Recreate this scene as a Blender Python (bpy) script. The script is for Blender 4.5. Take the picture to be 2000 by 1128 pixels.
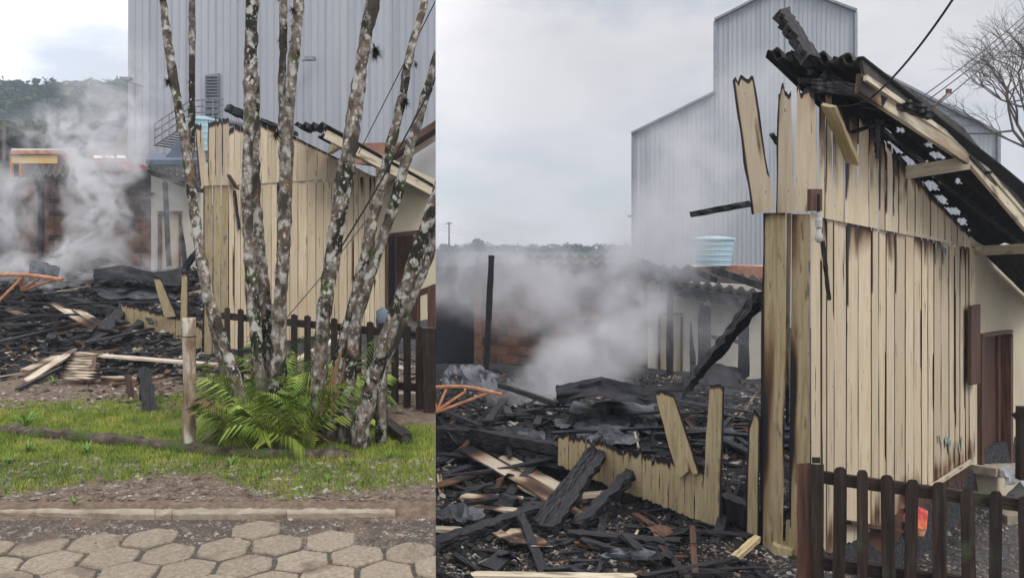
import bpy, bmesh, math, random
from mathutils import Vector, Matrix, noise
import numpy as np
R = random.Random(7)
rad = math.radians
sc = bpy.context.scene
for o in list(bpy.data.objects): bpy.data.objects.remove(o)
COL = sc.collection

# ------------------------------------------------------------------ camera
FOC, CX, HY, EYE = 1500.0, 1000.0, 480.0, 2.0        # focal length in photo pixels, centre column, horizon row, eye height
cd = bpy.data.cameras.new('camera'); cam = bpy.data.objects.new('camera', cd); COL.objects.link(cam)
cam.location = (0, 0, EYE); cam.rotation_euler = (rad(90), 0, 0)
cd.sensor_width = 36; cd.lens = 36*FOC/2000; cd.shift_y = -(564-HY)/2000
cd.clip_start = .05; cd.clip_end = 3000
sc.camera = cam
# ------------------------------------------------------------------ world
SUN_AZ, SUN_EL = rad(140), rad(48)
sd = Vector((math.sin(SUN_AZ)*math.cos(SUN_EL), math.cos(SUN_AZ)*math.cos(SUN_EL), math.sin(SUN_EL)))
w = bpy.data.worlds.new('World'); sc.world = w; w.use_nodes = True
nt = w.node_tree; N = nt.nodes; L = nt.links; N.clear()
def wn(t, **k):
    n = N.new(t)
    for a, b in k.items(): setattr(n, a, b)
    return n
out = wn('ShaderNodeOutputWorld'); bg = wn('ShaderNodeBackground'); bg.inputs[1].default_value = .1
L.new(bg.outputs[0], out.inputs[0])
tc = wn('ShaderNodeTexCoord')
sky = wn('ShaderNodeTexSky', sky_type='NISHITA', sun_disc=False, sun_elevation=SUN_EL, sun_rotation=SUN_AZ)
dot = wn('ShaderNodeVectorMath', operation='DOT_PRODUCT'); L.new(tc.outputs['Generated'], dot.inputs[0]); dot.inputs[1].default_value = (-.66, .72, .2)          # thin bright cloud over the wooded hill
glow = wn('ShaderNodeMapRange', interpolation_type='SMOOTHSTEP'); L.new(dot.outputs['Value'], glow.inputs[0])
glow.inputs[1].default_value = .70; glow.inputs[2].default_value = .98
sep = wn('ShaderNodeSeparateXYZ'); L.new(tc.outputs['Generated'], sep.inputs[0])
zen = wn('ShaderNodeMapRange'); L.new(sep.outputs[2], zen.inputs[0])               # overcast: the zenith is brighter than the horizon
zen.inputs[1].default_value = .25; zen.inputs[2].default_value = 1; zen.inputs[3].default_value = 1; zen.inputs[4].default_value = 2.6
mp = wn('ShaderNodeMapping'); L.new(tc.outputs['Generated'], mp.inputs[0]); mp.inputs[3].default_value = (1, 1, 2.4)
ns = wn('ShaderNodeTexNoise'); L.new(mp.outputs[0], ns.inputs[0]); ns.inputs['Scale'].default_value = 3.4; ns.inputs['Detail'].default_value = 6; ns.inputs['Roughness'].default_value = .52
cr = wn('ShaderNodeValToRGB'); L.new(ns.outputs[0], cr.inputs[0])
cr.color_ramp.elements[0].position = .34; cr.color_ramp.elements[0].color = (4.9, 4.85, 5.1, 1)
cr.color_ramp.elements[1].position = .62; cr.color_ramp.elements[1].color = (6.7, 6.5, 6.55, 1)
gm = wn('ShaderNodeMath', operation='MULTIPLY_ADD'); L.new(glow.outputs[0], gm.inputs[0]); gm.inputs[1].default_value = 1.1; gm.inputs[2].default_value = 1
zm = wn('ShaderNodeMath', operation='MULTIPLY'); L.new(gm.outputs[0], zm.inputs[0]); L.new(zen.outputs[0], zm.inputs[1])
cl = wn('ShaderNodeVectorMath', operation='SCALE'); L.new(cr.outputs[0], cl.inputs[0]); L.new(zm.outputs[0], cl.inputs['Scale'])
gap = wn('ShaderNodeMapRange'); L.new(ns.outputs[0], gap.inputs[0]); gap.inputs[1].default_value = .36; gap.inputs[2].default_value = .5
gap.inputs[3].default_value = .55; gap.inputs[4].default_value = 1
mx = wn('ShaderNodeMix', data_type='RGBA'); L.new(gap.outputs[0], mx.inputs[0]); L.new(sky.outputs[0], mx.inputs[6]); L.new(cl.outputs[0], mx.inputs[7])
L.new(mx.outputs[2], bg.inputs[0])
# ------------------------------------------------------------------ sun
ld = bpy.data.lights.new('sun', 'SUN'); ld.energy = 1.5; ld.angle = rad(25); ld.color = (1, .96, .9)
sun = bpy.data.objects.new('sun', ld); COL.objects.link(sun); sun.rotation_euler = sd.to_track_quat('Z', 'Y').to_euler(); sun.location = (0, 0, 30)
sc.view_settings.view_transform = 'Standard'; sc.view_settings.look = 'None'; sc.view_settings.exposure = .22; sc.view_settings.gamma = 1
sc.cycles.use_denoising = True; sc.cycles.max_bounces = 6; sc.cycles.volume_bounces = 2; sc.cycles.volume_step_rate = 1.6; sc.cycles.volume_max_steps = 64
sc.cycles.transparent_max_bounces = 6

# ------------------------------------------------------------------ geometry helpers
SEAM = -149/1500.0                                   # ground line where the two sites meet
SN = Vector((1, -SEAM, 0)).normalized(); EYEV = Vector((0, 0, EYE))
SIDE = ['L']
WLOC = {}
def at(px, py, Y): return Vector(((px-CX)/FOC*Y, Y, EYE-(py-HY)/FOC*Y))
def lerp(a, b, t): return a+(b-a)*t
def sst(a, b, x):
    t = min(1, max(0, (x-a)/(b-a))); return t*t*(3-2*t)
def interp(tab, x):
    if x <= tab[0][0]: return tab[0][1]
    for (a, b), (c, d) in zip(tab, tab[1:]):
        if x <= c: return lerp(b, d, (x-a)/(c-a))
    return tab[-1][1]
class Plane:
    """vertical wall plane through two ground points given as photo column and distance"""
    def __init__(s, xa, ya, xb, yb, flip=False):
        s.a = at(xa, HY, ya); s.b = at(xb, HY, yb); d = (s.b-s.a); d.z = 0; s.d = d.normalized()
        s.n = Vector((s.d.y, -s.d.x, 0))
        if s.n.dot(EYEV-s.a) < 0: s.n = -s.n
    def __call__(s, px, py, o=0):
        r = Vector(((px-CX)/FOC, 1, -(py-HY)/FOC)); t = (s.a+s.n*o-EYEV).dot(s.n)/r.dot(s.n); return EYEV+r*t
    def dist(s, X, Y): return -(Vector((X, Y, EYE))-s.a).dot(s.n)
def props(o, label=None, cat=None, group=None, kind=None):
    if label: o['label'] = label
    if cat: o['category'] = cat
    if group: o['group'] = group
    if kind: o['kind'] = kind
    return o
def thing(name, label, cat, loc, group=None):
    o = bpy.data.objects.new(name, None); COL.objects.link(o); o.location = loc; o.empty_display_size = .1
    WLOC[o] = Vector(loc); return props(o, label, cat, group)
def mk(name, V, F, mat, parent=None, ch=None, smooth=False, label=None, cat=None, group=None, kind=None, rot=None, clip=True, attrs=None):
    """one mesh object; V in world metres (or local about rot's origin when rot is a matrix)"""
    V = [Vector(v) for v in V]
    if rot is None:
        xs = [v.x for v in V]; ys = [v.y for v in V]; zs = [v.z for v in V]
        org = Vector(((min(xs)+max(xs))/2, (min(ys)+max(ys))/2, min(zs))); V = [v-org for v in V]; mw = Matrix.Translation(org)
    else: mw = rot
    me = bpy.data.meshes.new(name); me.from_pydata([v[:] for v in V], [], F)
    if ch is not None:
        a = me.attributes.new('char', 'FLOAT', 'POINT'); a.data.foreach_set('value', ch)
    if attrs:
        for k, vals in attrs.items():
            a = me.attributes.new(k, 'FLOAT', 'POINT'); a.data.foreach_set('value', vals)
    if clip:
        sg = 1 if SIDE[0] == 'L' else -1
        dmax = -9; ymin = 99
        for v in V:
            q = mw @ v; dmax = max(dmax, sg*(q-EYEV).dot(SN)); ymin = min(ymin, q.y)
        if dmax > 1e-4 and (sg > 0 or ymin < 16.5):
            bm = bmesh.new(); bm.from_mesh(me); inv = mw.inverted()
            g = bmesh.ops.bisect_plane(bm, geom=bm.verts[:]+bm.edges[:]+bm.faces[:], plane_co=inv @ EYEV, plane_no=(mw.to_3x3().transposed() @ (SN*sg)), clear_outer=True)
            ed = [e for e in g['geom_cut'] if isinstance(e, bmesh.types.BMEdge)]
            if ed: bmesh.ops.edgeloop_fill(bm, edges=ed)
            if not bm.verts: bm.free(); return None
            bm.to_mesh(me); bm.free()
    if smooth: me.polygons.foreach_set('use_smooth', [True]*len(me.polygons))
    if mat: me.materials.append(MAT[mat])
    o = bpy.data.objects.new(name, me); COL.objects.link(o)
    if parent is not None:
        o.parent = parent; m2 = mw.copy(); m2.translation = mw.translation-WLOC[parent]; o.matrix_basis = m2
    else: o.matrix_basis = mw
    WLOC[o] = mw.translation.copy()
    if parent is not None and mw.to_3x3() != Matrix.Identity(3): WLOC.pop(o)
    return props(o, label, cat, group, kind)
def box_vf(c, sx, sy, sz, rz=0):
    """box standing on c"""
    V = []; cs, sn = math.cos(rz), math.sin(rz)
    for z in (0, sz):
        for x, y in ((-1, -1), (1, -1), (1, 1), (-1, 1)):
            a, b = x*sx/2, y*sy/2; V.append(Vector((c[0]+a*cs-b*sn, c[1]+a*sn+b*cs, c[2]+z)))
    return V, [(3, 2, 1, 0), (4, 5, 6, 7), (0, 1, 5, 4), (1, 2, 6, 5), (2, 3, 7, 6), (3, 0, 4, 7)]
class MB:
    def __init__(s): s.V = []; s.F = []; s.C = []
    def add(s, V, F, c=0):
        k = len(s.V); s.V += [Vector(v) for v in V]; s.F += [tuple(i+k for i in f) for f in F]; s.C += [c]*len(V) if not isinstance(c, list) else c
    def box(s, *a, c=0, **k): s.add(*box_vf(*a, **k), c)
def beam(name, p1, p2, w, t, mat, parent=None, seg=7, jit=.012, ch=0., ends=0., roll=0., jag=.5, taper=1., **k):
    """timber from p1 to p2: width w lies flat, thickness t; ch = how charred, ends = charring of its ends"""
    p1 = Vector(p1); p2 = Vector(p2); z = (p2-p1); Ln = z.length; z.normalize()
    up = Vector((0, 0, 1)) if abs(z.z) < .95 else Vector((0, -1, 0))
    x = z.cross(up).normalized(); y = z.cross(x).normalized()
    if roll: q = Matrix.Rotation(roll, 3, z); x = q @ x; y = q @ y
    jit = min(jit, t*.16 if ch < .5 else t*.07, w*.06); seg = seg if ch < .5 else int(seg*1.6)
    V = []; F = []; C = []; sd_ = R.random()*50
    for i in range(seg+1):
        f = i/seg; s = lerp(1, taper, f)
        for j, (a, b) in enumerate(((-1, -1), (0, -1.02), (1, -1), (1, 1), (0, 1.02), (-1, 1))):
            e = (R.uniform(-1, 1)*w*jag*.6 if i in (0, seg) else 0); wb = noise.noise(Vector((f*3.3+sd_, 2, j*.3)))*w*(.05 if ch > .5 else .02)
            V.append((a*(w/2*s+wb)+R.uniform(-jit, jit)*(1+3*(ch > .5)), b*t/2*s+R.uniform(-jit, jit)*.5, f*Ln+e))
            q = noise.noise(Vector((f*3+sd_, j*.4, 1)))
            C.append(min(1, max(0, ch+ends*max(0, 1-min(f, 1-f)*4)+q*.5*(ch > 0 and ch < 1))))
    for i in range(seg):
        for j in range(6): a = i*6+j; b = i*6+(j+1) % 6; F.append((a, b, b+6, a+6))
    F.append((5, 4, 3, 2, 1, 0)); F.append(tuple(seg*6+j for j in range(6)))
    m = Matrix((x, y, z)).transposed().to_4x4(); m.translation = p1
    return mk(name, V, F, mat, parent, ch=C, rot=m, **k)
def board(P, name, q, mat, parent=None, o=0., th=.025, rows=10, cols=3, jt=0., jb=0., wob=.6, ch=None, sharp=False, **k):
    """board in a wall plane; q = (xl,yl, xr,yr) of the top edge + the same of the bottom edge, photo pixels"""
    xl, yl, xr, yr, bxl, byl, bxr, byr = q; V = []; F = []; C = []
    s0 = R.random()*99
    tj = [-jt*(.55+.75*noise.noise(Vector((i*.45, s0, 7)))+R.uniform(-.22, .22)) for i in range(cols+1)]; bj = [R.uniform(-1, 1)*jb for _ in range(cols+1)]
    if sharp: tj = [-jt*(1-abs(2*i/cols-1)) for i in range(cols+1)]
    for dep in (0, 1):
        for j in range(rows+1):
            v = j/rows
            for i in range(cols+1):
                u = i/cols
                yt = lerp(yl, yr, u)-tj[i]*0+tj[i]; yb = lerp(byl, byr, u)+bj[i]
                px = lerp(lerp(xl, xr, u), lerp(bxl, bxr, u), v); py = lerp(yt, yb, v)
                if i in (0, cols): px += noise.noise(Vector((v*4, s0+i, 0)))*wob*2
                V.append(P(px, py, o-dep*th))
                C.append(min(1, max(0, ch(u, v)+.25*noise.noise(Vector((u*2+s0, v*6, 3)))*(ch(u, v) > .02))) if ch else 0.)
    n = cols+1; K = n*(rows+1)
    for j in range(rows):
        for i in range(cols):
            a = j*n+i; F.append((a, a+n, a+n+1, a+1)); F.append((K+a, K+a+1, K+a+n+1, K+a+n))
        a = j*n; F.append((a, K+a, K+a+n, a+n)); a += cols; F.append((a, a+n, K+a+n, K+a))
    for i in range(cols):
        F.append((i, i+1, K+i+1, K+i)); a = rows*n+i; F.append((a, K+a, K+a+1, a+1))
    return mk(name, V, F, mat, parent, ch=C, **k)
def slab(P, name, pts, mat, parent=None, o=0., th=.1, **k):
    """solid wall piece: polygon given in photo pixels on a wall plane, with thickness behind it"""
    n = len(pts); V = [P(x, y, o) for x, y in pts]; V += [v-P.n*th for v in V[:n]]
    F = [tuple(range(n)), tuple(range(2*n-1, n-1, -1))]+[(i, n+i, n+(i+1) % n, (i+1) % n) for i in range(n)]
    return mk(name, V, F, mat, parent, ch=[0.]*(2*n), **k)
def tube_vf(pts, rads, n=8, nz=0., fr=6., cap=True):
    V = []; F = []; m = len(pts); prev = None
    for i, p in enumerate(pts):
        d = (pts[min(i+1, m-1)]-pts[max(i-1, 0)]).normalized()
        a = d.cross(Vector((0, 1, .01)) if prev is None else prev).normalized(); b = d.cross(a); 
        a = d.cross(Vector((.1, 1, 0)).normalized()); a.normalize(); b = d.cross(a).normalized()
        for j in range(n):
            t = 2*math.pi*j/n; e = a*math.cos(t)+b*math.sin(t)
            r = rads[i]*(1+nz*noise.noise(p*fr+e*1.3)); V.append(p+e*r)
    for i in range(m-1):
        for j in range(n): F.append((i*n+j, i*n+(j+1) % n, (i+1)*n+(j+1) % n, (i+1)*n+j))
    if cap: F.append(tuple(range(n-1, -1, -1))); F.append(tuple((m-1)*n+j for j in range(n)))
    return V, F
def path(pts, n):
    """smooth resample of (vector, radius) knots"""
    out = []; m = len(pts)
    for i in range(n+1):
        f = i/n*(m-1); k = min(int(f), m-2); t = f-k
        p0, p1, p2, p3 = (pts[max(k-1, 0)], pts[k], pts[k+1], pts[min(k+2, m-1)])
        c = lambda a, b, c_, d: .5*((2*b)+(c_-a)*t+(2*a-5*b+4*c_-d)*t*t+(3*b-a-3*c_+d)*t**3)
        out.append((c(p0[0], p1[0], p2[0], p3[0]), c(p0[1], p1[1], p2[1], p3[1])))
    return [a for a, _ in out], [b for _, b in out]
def wire(name, a, b, r, mat, sag=.1, n=16, **k):
    pts = [a.lerp(b, i/n)-Vector((0, 0, sag*4*(i/n)*(1-i/n))) for i in range(n+1)]
    return mk(name, *tube_vf(pts, [r]*(n+1), 5), mat, **k)

# ------------------------------------------------------------------ materials
MAT = {}
def mat(name, cols, scale=6, stretch=(1, 1, 1), detail=5, rough=.8, bump=.2, bscale=None, rnd=.0, char=False, spec=.3, metal=0., patch=None, attr=None, vor=False, trans=0., rgh=.55):
    m = bpy.data.materials.new(name); m.use_nodes = True; t = m.node_tree; n = t.nodes; l = t.links
    b = n['Principled BSDF']; b.inputs['Roughness'].default_value = rough; b.inputs['Specular IOR Level'].default_value = spec; b.inputs['Metallic'].default_value = metal
    tc = n.new('ShaderNodeTexCoord'); oi = n.new('ShaderNodeObjectInfo')
    off = n.new('ShaderNodeVectorMath'); off.operation = 'MULTIPLY_ADD'
    cmb = n.new('ShaderNodeCombineXYZ'); l.new(oi.outputs['Random'], cmb.inputs[0]); l.new(oi.outputs['Random'], cmb.inputs[1]); l.new(oi.outputs['Random'], cmb.inputs[2])
    l.new(cmb.outputs[0], off.inputs[0]); off.inputs[1].default_value = (37, 53, 71); l.new(tc.outputs['Object'], off.inputs[2])
    mp = n.new('ShaderNodeMapping'); mp.inputs[3].default_value = stretch; l.new(off.outputs[0], mp.inputs[0])
    nz = n.new('ShaderNodeTexNoise'); nz.inputs['Scale'].default_value = scale; nz.inputs['Detail'].default_value = detail; nz.inputs['Roughness'].default_value = rgh; l.new(mp.outputs[0], nz.inputs[0])
    cr = n.new('ShaderNodeValToRGB'); l.new(nz.outputs[0], cr.inputs[0]); e = cr.color_ramp.elements
    while len(e) < len(cols): e.new(.5)
    for k, (p, c) in enumerate(cols): e[k].position = p; e[k].color = (*c, 1)
    c = cr.outputs[0]
    def mixc(fac, a, bcol):
        q = n.new('ShaderNodeMix'); q.data_type = 'RGBA'; l.new(fac, q.inputs[0]); l.new(a, q.inputs[6])
        if isinstance(bcol, tuple): q.inputs[7].default_value = (*bcol, 1)
        else: l.new(bcol, q.inputs[7])
        return q.outputs[2]
    def noisefac(sc_, lo, hi, st=(1, 1, 1), det=4):
        mp2 = n.new('ShaderNodeMapping'); mp2.inputs[3].default_value = st; l.new(off.outputs[0], mp2.inputs[0])
        z = n.new('ShaderNodeTexNoise'); z.inputs['Scale'].default_value = sc_; z.inputs['Detail'].default_value = det; l.new(mp2.outputs[0], z.inputs[0])
        r = n.new('ShaderNodeMapRange'); r.inputs[1].default_value = lo; r.inputs[2].default_value = hi; l.new(z.outputs[0], r.inputs[0]); return r.outputs[0]
    for (sc_, lo, hi, col, st) in (patch or []): c = mixc(noisefac(sc_, lo, hi, st), c, col)
    if attr:
        for (an, col, sc_, edge) in attr:
            a = n.new('ShaderNodeAttribute'); a.attribute_name = an
            z = noisefac(sc_, .0, 1., det=6); s = n.new('ShaderNodeMath'); s.operation = 'ADD'; l.new(a.outputs['Fac'], s.inputs[0]); l.new(z, s.inputs[1])
            r = n.new('ShaderNodeMapRange'); r.inputs[1].default_value = 1-edge; r.inputs[2].default_value = 1+edge; l.new(s.outputs[0], r.inputs[0])
            if isinstance(col, list):
                z2 = n.new('ShaderNodeValToRGB'); l.new(noisefac(sc_*3, .2, .8, det=6), z2.inputs[0]); e2 = z2.color_ramp.elements
                e2[0].color = (*col[0], 1); e2[1].color = (*col[1], 1); c = mixc(r.outputs[0], c, z2.outputs[0])
            else: c = mixc(r.outputs[0], c, col)
    if rnd:
        r = n.new('ShaderNodeMapRange'); r.inputs[3].default_value = 1-rnd; r.inputs[4].default_value = 1+rnd*.6; l.new(oi.outputs['Random'], r.inputs[0])
        q = n.new('ShaderNodeVectorMath'); q.operation = 'SCALE'; l.new(c, q.inputs[0]); l.new(r.outputs[0], q.inputs['Scale']); c = q.outputs[0]
    if char:   # brown scorch, then black char, where the board was in the fire
        a = n.new('ShaderNodeAttribute'); a.attribute_name = 'char'
        z = noisefac(7, -.22, .22, (1, 1, .5)); z2 = noisefac(40, -1, 1, (1, 1, .4))
        s = n.new('ShaderNodeMath'); s.operation = 'MULTIPLY_ADD'; l.new(z, s.inputs[0]); s.inputs[1].default_value = .22; l.new(a.outputs['Fac'], s.inputs[2])
        gate = n.new('ShaderNodeMath'); gate.operation = 'MULTIPLY_ADD'; l.new(z2, gate.inputs[0]); gate.inputs[1].default_value = .1; l.new(s.outputs[0], gate.inputs[2])
        r1 = n.new('ShaderNodeMapRange'); r1.inputs[1].default_value = .36; r1.inputs[2].default_value = .62; l.new(gate.outputs[0], r1.inputs[0])
        r2 = n.new('ShaderNodeMapRange'); r2.inputs[1].default_value = .52; r2.inputs[2].default_value = .72; l.new(gate.outputs[0], r2.inputs[0])
        c = mixc(r1.outputs[0], c, (.16, .075, .028)); c = mixc(r2.outputs[0], c, (.012, .011, .012))
    l.new(c, b.inputs['Base Color'])
    if bump:
        bp = n.new('ShaderNodeBump'); bp.inputs['Strength'].default_value = bump; bp.inputs['Distance'].default_value = .02
        if vor:
            v = n.new('ShaderNodeTexVoronoi'); v.inputs['Scale'].default_value = bscale or 20; l.new(mp.outputs[0], v.inputs['Vector']); l.new(v.outputs['Distance'], bp.inputs['Height'])
        else:
            z = n.new('ShaderNodeTexNoise'); z.inputs['Scale'].default_value = bscale or scale*2; z.inputs['Detail'].default_value = 6; l.new(mp.outputs[0], z.inputs[0]); l.new(z.outputs[0], bp.inputs['Height'])
        l.new(bp.outputs[0], b.inputs['Normal'])
    if trans: b.inputs['Transmission Weight'].default_value = 0; b.inputs['Subsurface Weight'].default_value = 0
    MAT[name] = m; return m
GR = (9, 9, .7)     # wood grain runs along local z
mat('cream_paint', [(.25, (.49, .395, .27)), (.5, (.585, .485, .34)), (.75, (.645, .55, .41))], 3, GR, rough=.55, bump=.25, bscale=5, rnd=.16, char=True, patch=[(1.1, .60, .80, (.40, .30, .18), (1, 1, .5)), (5, .66, .74, (.25, .17, .09), (3, 3, .5)), (2.6, .675, .70, (.022, .016, .012), (9, 9, .55)), (34, .70, .73, (.10, .065, .04), (1, 1, .8))])
mat('old_cream', [(.3, (.33, .25, .13)), (.5, (.46, .37, .21)), (.7, (.53, .44, .27))], 4, GR, rough=.65, bump=.4, bscale=6, rnd=.14, char=True, patch=[(4, .64, .70, (.19, .185, .13), (2, 2, .8)), (9, .62, .7, (.22, .16, .08), (3, 3, .5))])
mat('char', [(.3, (.004, .004, .005)), (.55, (.013, .013, .016)), (.75, (.042, .042, .05))], 9, (4, 4, 1), rough=.6, bump=.9, bscale=9, vor=True, spec=.4)
mat('raw_wood', [(.3, (.36, .29, .21)), (.5, (.55, .47, .36)), (.7, (.68, .61, .50))], 3, GR, rough=.7, bump=.3, bscale=5, rnd=.2, char=True)
mat('brown_wood', [(.3, (.045, .022, .016)), (.6, (.125, .06, .038)), (.8, (.18, .10, .07))], 3, GR, rough=.6, bump=.3, rnd=.25, char=True)
mat('dark_fence', [(.3, (.012, .008, .006)), (.55, (.034, .022, .016)), (.8, (.085, .06, .044))], 4, GR, rough=.65, bump=.4, rnd=.3, patch=[(5, .58, .7, (.045, .055, .03), (1, 1, .6))])
mat('fascia', [(.3, (.42, .36, .25)), (.6, (.6, .53, .4)), (.8, (.68, .62, .5))], 3, GR, rough=.6, bump=.3, char=True, rnd=.1, patch=[(6, .56, .7, (.2, .16, .11), (2, 2, .5))])
mat('stucco', [(.3, (.50, .44, .31)), (.7, (.60, .54, .40))], 1.2, rough=.85, bump=.15, bscale=40, patch=[(1.5, .6, .8, (.36, .31, .22), (2, 2, .6))])
mat('sooty_stucco', [(.3, (.48, .45, .39)), (.7, (.62, .59, .51))], .9, rough=.85, bump=.15, bscale=40, patch=[(1.2, .58, .78, (.14, .13, .125), (1, 1, .5))])
mat('white_wall', [(.3, (.55, .55, .55)), (.7, (.66, .66, .65))], 1.2, rough=.8, bump=.1)
mat('fibre_cement', [(.3, (.03, .027, .025)), (.6, (.075, .068, .062)), (.8, (.15, .135, .12))], 5, rough=.8, bump=.4)
mat('soot_sheet', [(.3, (.008, .008, .009)), (.6, (.02, .019, .02)), (.8, (.045, .042, .042))], 5, rough=.85, bump=.4)
mat('metal_siding', [(.3, (.40, .425, .475)), (.5, (.455, .48, .52)), (.7, (.50, .52, .55))], .25, (1, 1, .12), rough=.5, bump=.0, spec=.4, rnd=.05, patch=[(.5, .52, .85, (.30, .31, .335), (3, 3, .12))])
mat('burnt_metal', [(.3, (.035, .038, .045)), (.5, (.10, .11, .125)), (.7, (.23, .245, .27))], 3, rough=.5, bump=.5, bscale=5, metal=.4, patch=[(3, .56, .68, (.02, .02, .022), (1, 1, 1)), (6, .64, .72, (.13, .07, .04), (1, 1, 1))])
mat('dark_metal', [(.3, (.008, .008, .01)), (.6, (.02, .021, .026)), (.8, (.06, .06, .07))], 4, rough=.5, bump=.4, metal=.3)
mat('galvanised', [(.4, (.22, .24, .27)), (.6, (.3, .32, .35))], 8, rough=.45, bump=.05, metal=.5)
mat('rust_paint', [(.3, (.33, .13, .065)), (.6, (.52, .24, .13)), (.8, (.6, .36, .24))], 8, rough=.6, bump=.2)
mat('hollow_brick', [(.3, (.10, .055, .04)), (.55, (.20, .10, .066)), (.8, (.27, .15, .10))], 4, rough=.9, bump=.4, bscale=30, rnd=.12, patch=[(.5, .44, .62, (.035, .028, .026), (1, 1, 1))])
mat('mortar', [(.3, (.10, .09, .085)), (.7, (.2, .18, .17))], 6, rough=.95, bump=.3)
mat('tank_blue', [(.3, (.36, .54, .62)), (.7, (.44, .61, .68))], 2, rough=.4, bump=.05)
mat('clay_tile', [(.3, (.30, .14, .09)), (.7, (.45, .25, .18))], 5, rough=.85, bump=.4)
mat('blue_roof', [(.3, (.10, .13, .18)), (.7, (.16, .19, .24))], 3, rough=.7, bump=.1)
mat('red_paint', [(.4, (.55, .03, .03)), (.6, (.62, .05, .04))], 2, rough=.3, bump=0)
mat('yellow_paint', [(.4, (.60, .42, .16)), (.6, (.66, .48, .2))], 2, rough=.5, bump=0)
mat('dark_glass', [(.4, (.02, .025, .03)), (.6, (.03, .035, .04))], 2, rough=.1, bump=0, spec=.6)
mat('rubber', [(.4, (.012, .012, .012)), (.6, (.02, .02, .02))], 6, rough=.9, bump=0)
mat('cable', [(.4, (.010, .011, .015)), (.6, (.02, .022, .03))], 6, rough=.6, bump=0)
mat('porcelain', [(.4, (.36, .355, .34)), (.6, (.44, .43, .41))], 6, rough=.25, bump=0)
m_ = mat('lit_lamp', [(.4, (.8, .8, .8)), (.6, (.8, .8, .8))], 3, bump=0); m_.node_tree.nodes['Principled BSDF'].inputs['Emission Color'].default_value = (1, .9, .88, 1); m_.node_tree.nodes['Principled BSDF'].inputs['Emission Strength'].default_value = 1.0
mat('cloth_white', [(.4, (.32, .33, .35)), (.6, (.46, .47, .49))], 9, rough=.9, bump=.3)
mat('bag_print', [(.35, (.6, .6, .58)), (.45, (.62, .2, .06)), (.55, (.55, .04, .05)), (.68, (.08, .09, .11))], 5, rough=.5, bump=.2)
mat('bark_lichen', [(.32, (.045, .038, .030)), (.45, (.12, .095, .075)), (.53, (.20, .17, .145)), (.62, (.30, .28, .25)), (.76, (.42, .40, .37))], 13, (1, 1, .8), 9, rough=.9, bump=.8, bscale=22, rnd=.12,
    patch=[(3.0, .535, .575, (.02, .019, .011), (1, 1, .7)), (5.0, .60, .66, (.055, .075, .02), (1, 1, 1)), (4, .60, .68, (.14, .085, .055), (1, 1, 1)), (12, .545, .62, (.43, .425, .39), (1, 1, .8)), (26, .60, .67, (.48, .475, .44), (1, 1, .8)), (4.5, .56, .64, (.05, .042, .032), (1, 1, .6))], rgh=.62)
mat('moss_dark', [(.3, (.012, .014, .006)), (.7, (.05, .055, .02))], 20, rough=.95, bump=.8)
mat('post_bark', [(.35, (.13, .085, .055)), (.5, (.30, .23, .16)), (.64, (.60, .56, .49))], 5, (2, 2, .7), 7, rough=.9, bump=.5, patch=[(3, .55, .65, (.56, .53, .47), (1.5, 1.5, .5))])
mat('palm_green', [(.3, (.06, .14, .012)), (.45, (.16, .26, .03)), (.6, (.30, .38, .06)), (.75, (.46, .48, .10))], 3, rough=.5, bump=0, rnd=.55, spec=.3)
mat('palm_dry', [(.3, (.10, .06, .03)), (.7, (.25, .15, .08))], 5, rough=.9, bump=.3)
mat('grass_blade', [(.3, (.07, .125, .014)), (.48, (.17, .25, .03)), (.58, (.27, .31, .05)), (.7, (.38, .36, .10))], 3.5, rough=.6, bump=0, spec=.2)
mat('weed_leaf', [(.3, (.08, .18, .03)), (.7, (.18, .3, .06))], 6, rough=.6, bump=0)
mat('site_soil', [(.3, (.085, .06, .042)), (.5, (.16, .115, .082)), (.7, (.24, .19, .15))], 14, detail=9, rough=.95, bump=.7, bscale=60, rgh=.7,
    attr=[('grass', [(.085, .11, .016), (.17, .19, .04)], 2.6, .22), ('ash', [(.012, .012, .014), (.10, .10, .105)], 3, .3)])
mat('ash_ground', [(.3, (.009, .009, .010)), (.5, (.022, .022, .024)), (.60, (.07, .07, .074)), (.72, (.22, .215, .215))], 26, detail=9, rough=.9, bump=.9, bscale=60, rgh=.75,
    attr=[('gravel', [(.06, .06, .062), (.22, .215, .21)], 12, .3)])
mat('paver', [(.3, (.15, .12, .09)), (.45, (.27, .225, .17)), (.55, (.32, .27, .205)), (.7, (.45, .39, .31))], 34, detail=9, rough=.95, bump=.8, bscale=70, rnd=.12, rgh=.75, patch=[(2.2, .55, .68, (.13, .10, .08), (1, 1, 1))])
mat('kerb_stone', [(.3, (.25, .205, .155)), (.7, (.40, .35, .28))], 12, detail=8, rough=.95, bump=.5, rnd=.1, patch=[(3, .58, .7, (.12, .085, .06), (1, 1, 1))])
mat('stone_mix', [(.3, (.05, .042, .036)), (.45, (.15, .115, .09)), (.55, (.20, .17, .145)), (.7, (.42, .40, .37))], 9, detail=2, rough=.9, bump=.2)
mat('shards', [(.35, (.25, .215, .175)), (.5, (.36, .34, .31)), (.65, (.55, .51, .45))], 2.2, detail=2, rough=.8, bump=.2, char=True)
mat('teal', [(.4, (.22, .33, .31)), (.6, (.36, .42, .36))], 9, rough=.7, bump=.1)
mat('hill_soil', [(.3, (.025, .035, .02)), (.7, (.04, .055, .03))], .2, rough=.95, bump=0)
mat('far_leaves', [(.3, (.025, .05, .016)), (.5, (.05, .085, .03)), (.7, (.10, .14, .05))], .25, detail=8, rough=.95, bump=0)
mat('twig', [(.3, (.10, .085, .075)), (.7, (.18, .155, .14))], 6, rough=.9, bump=0)
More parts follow.
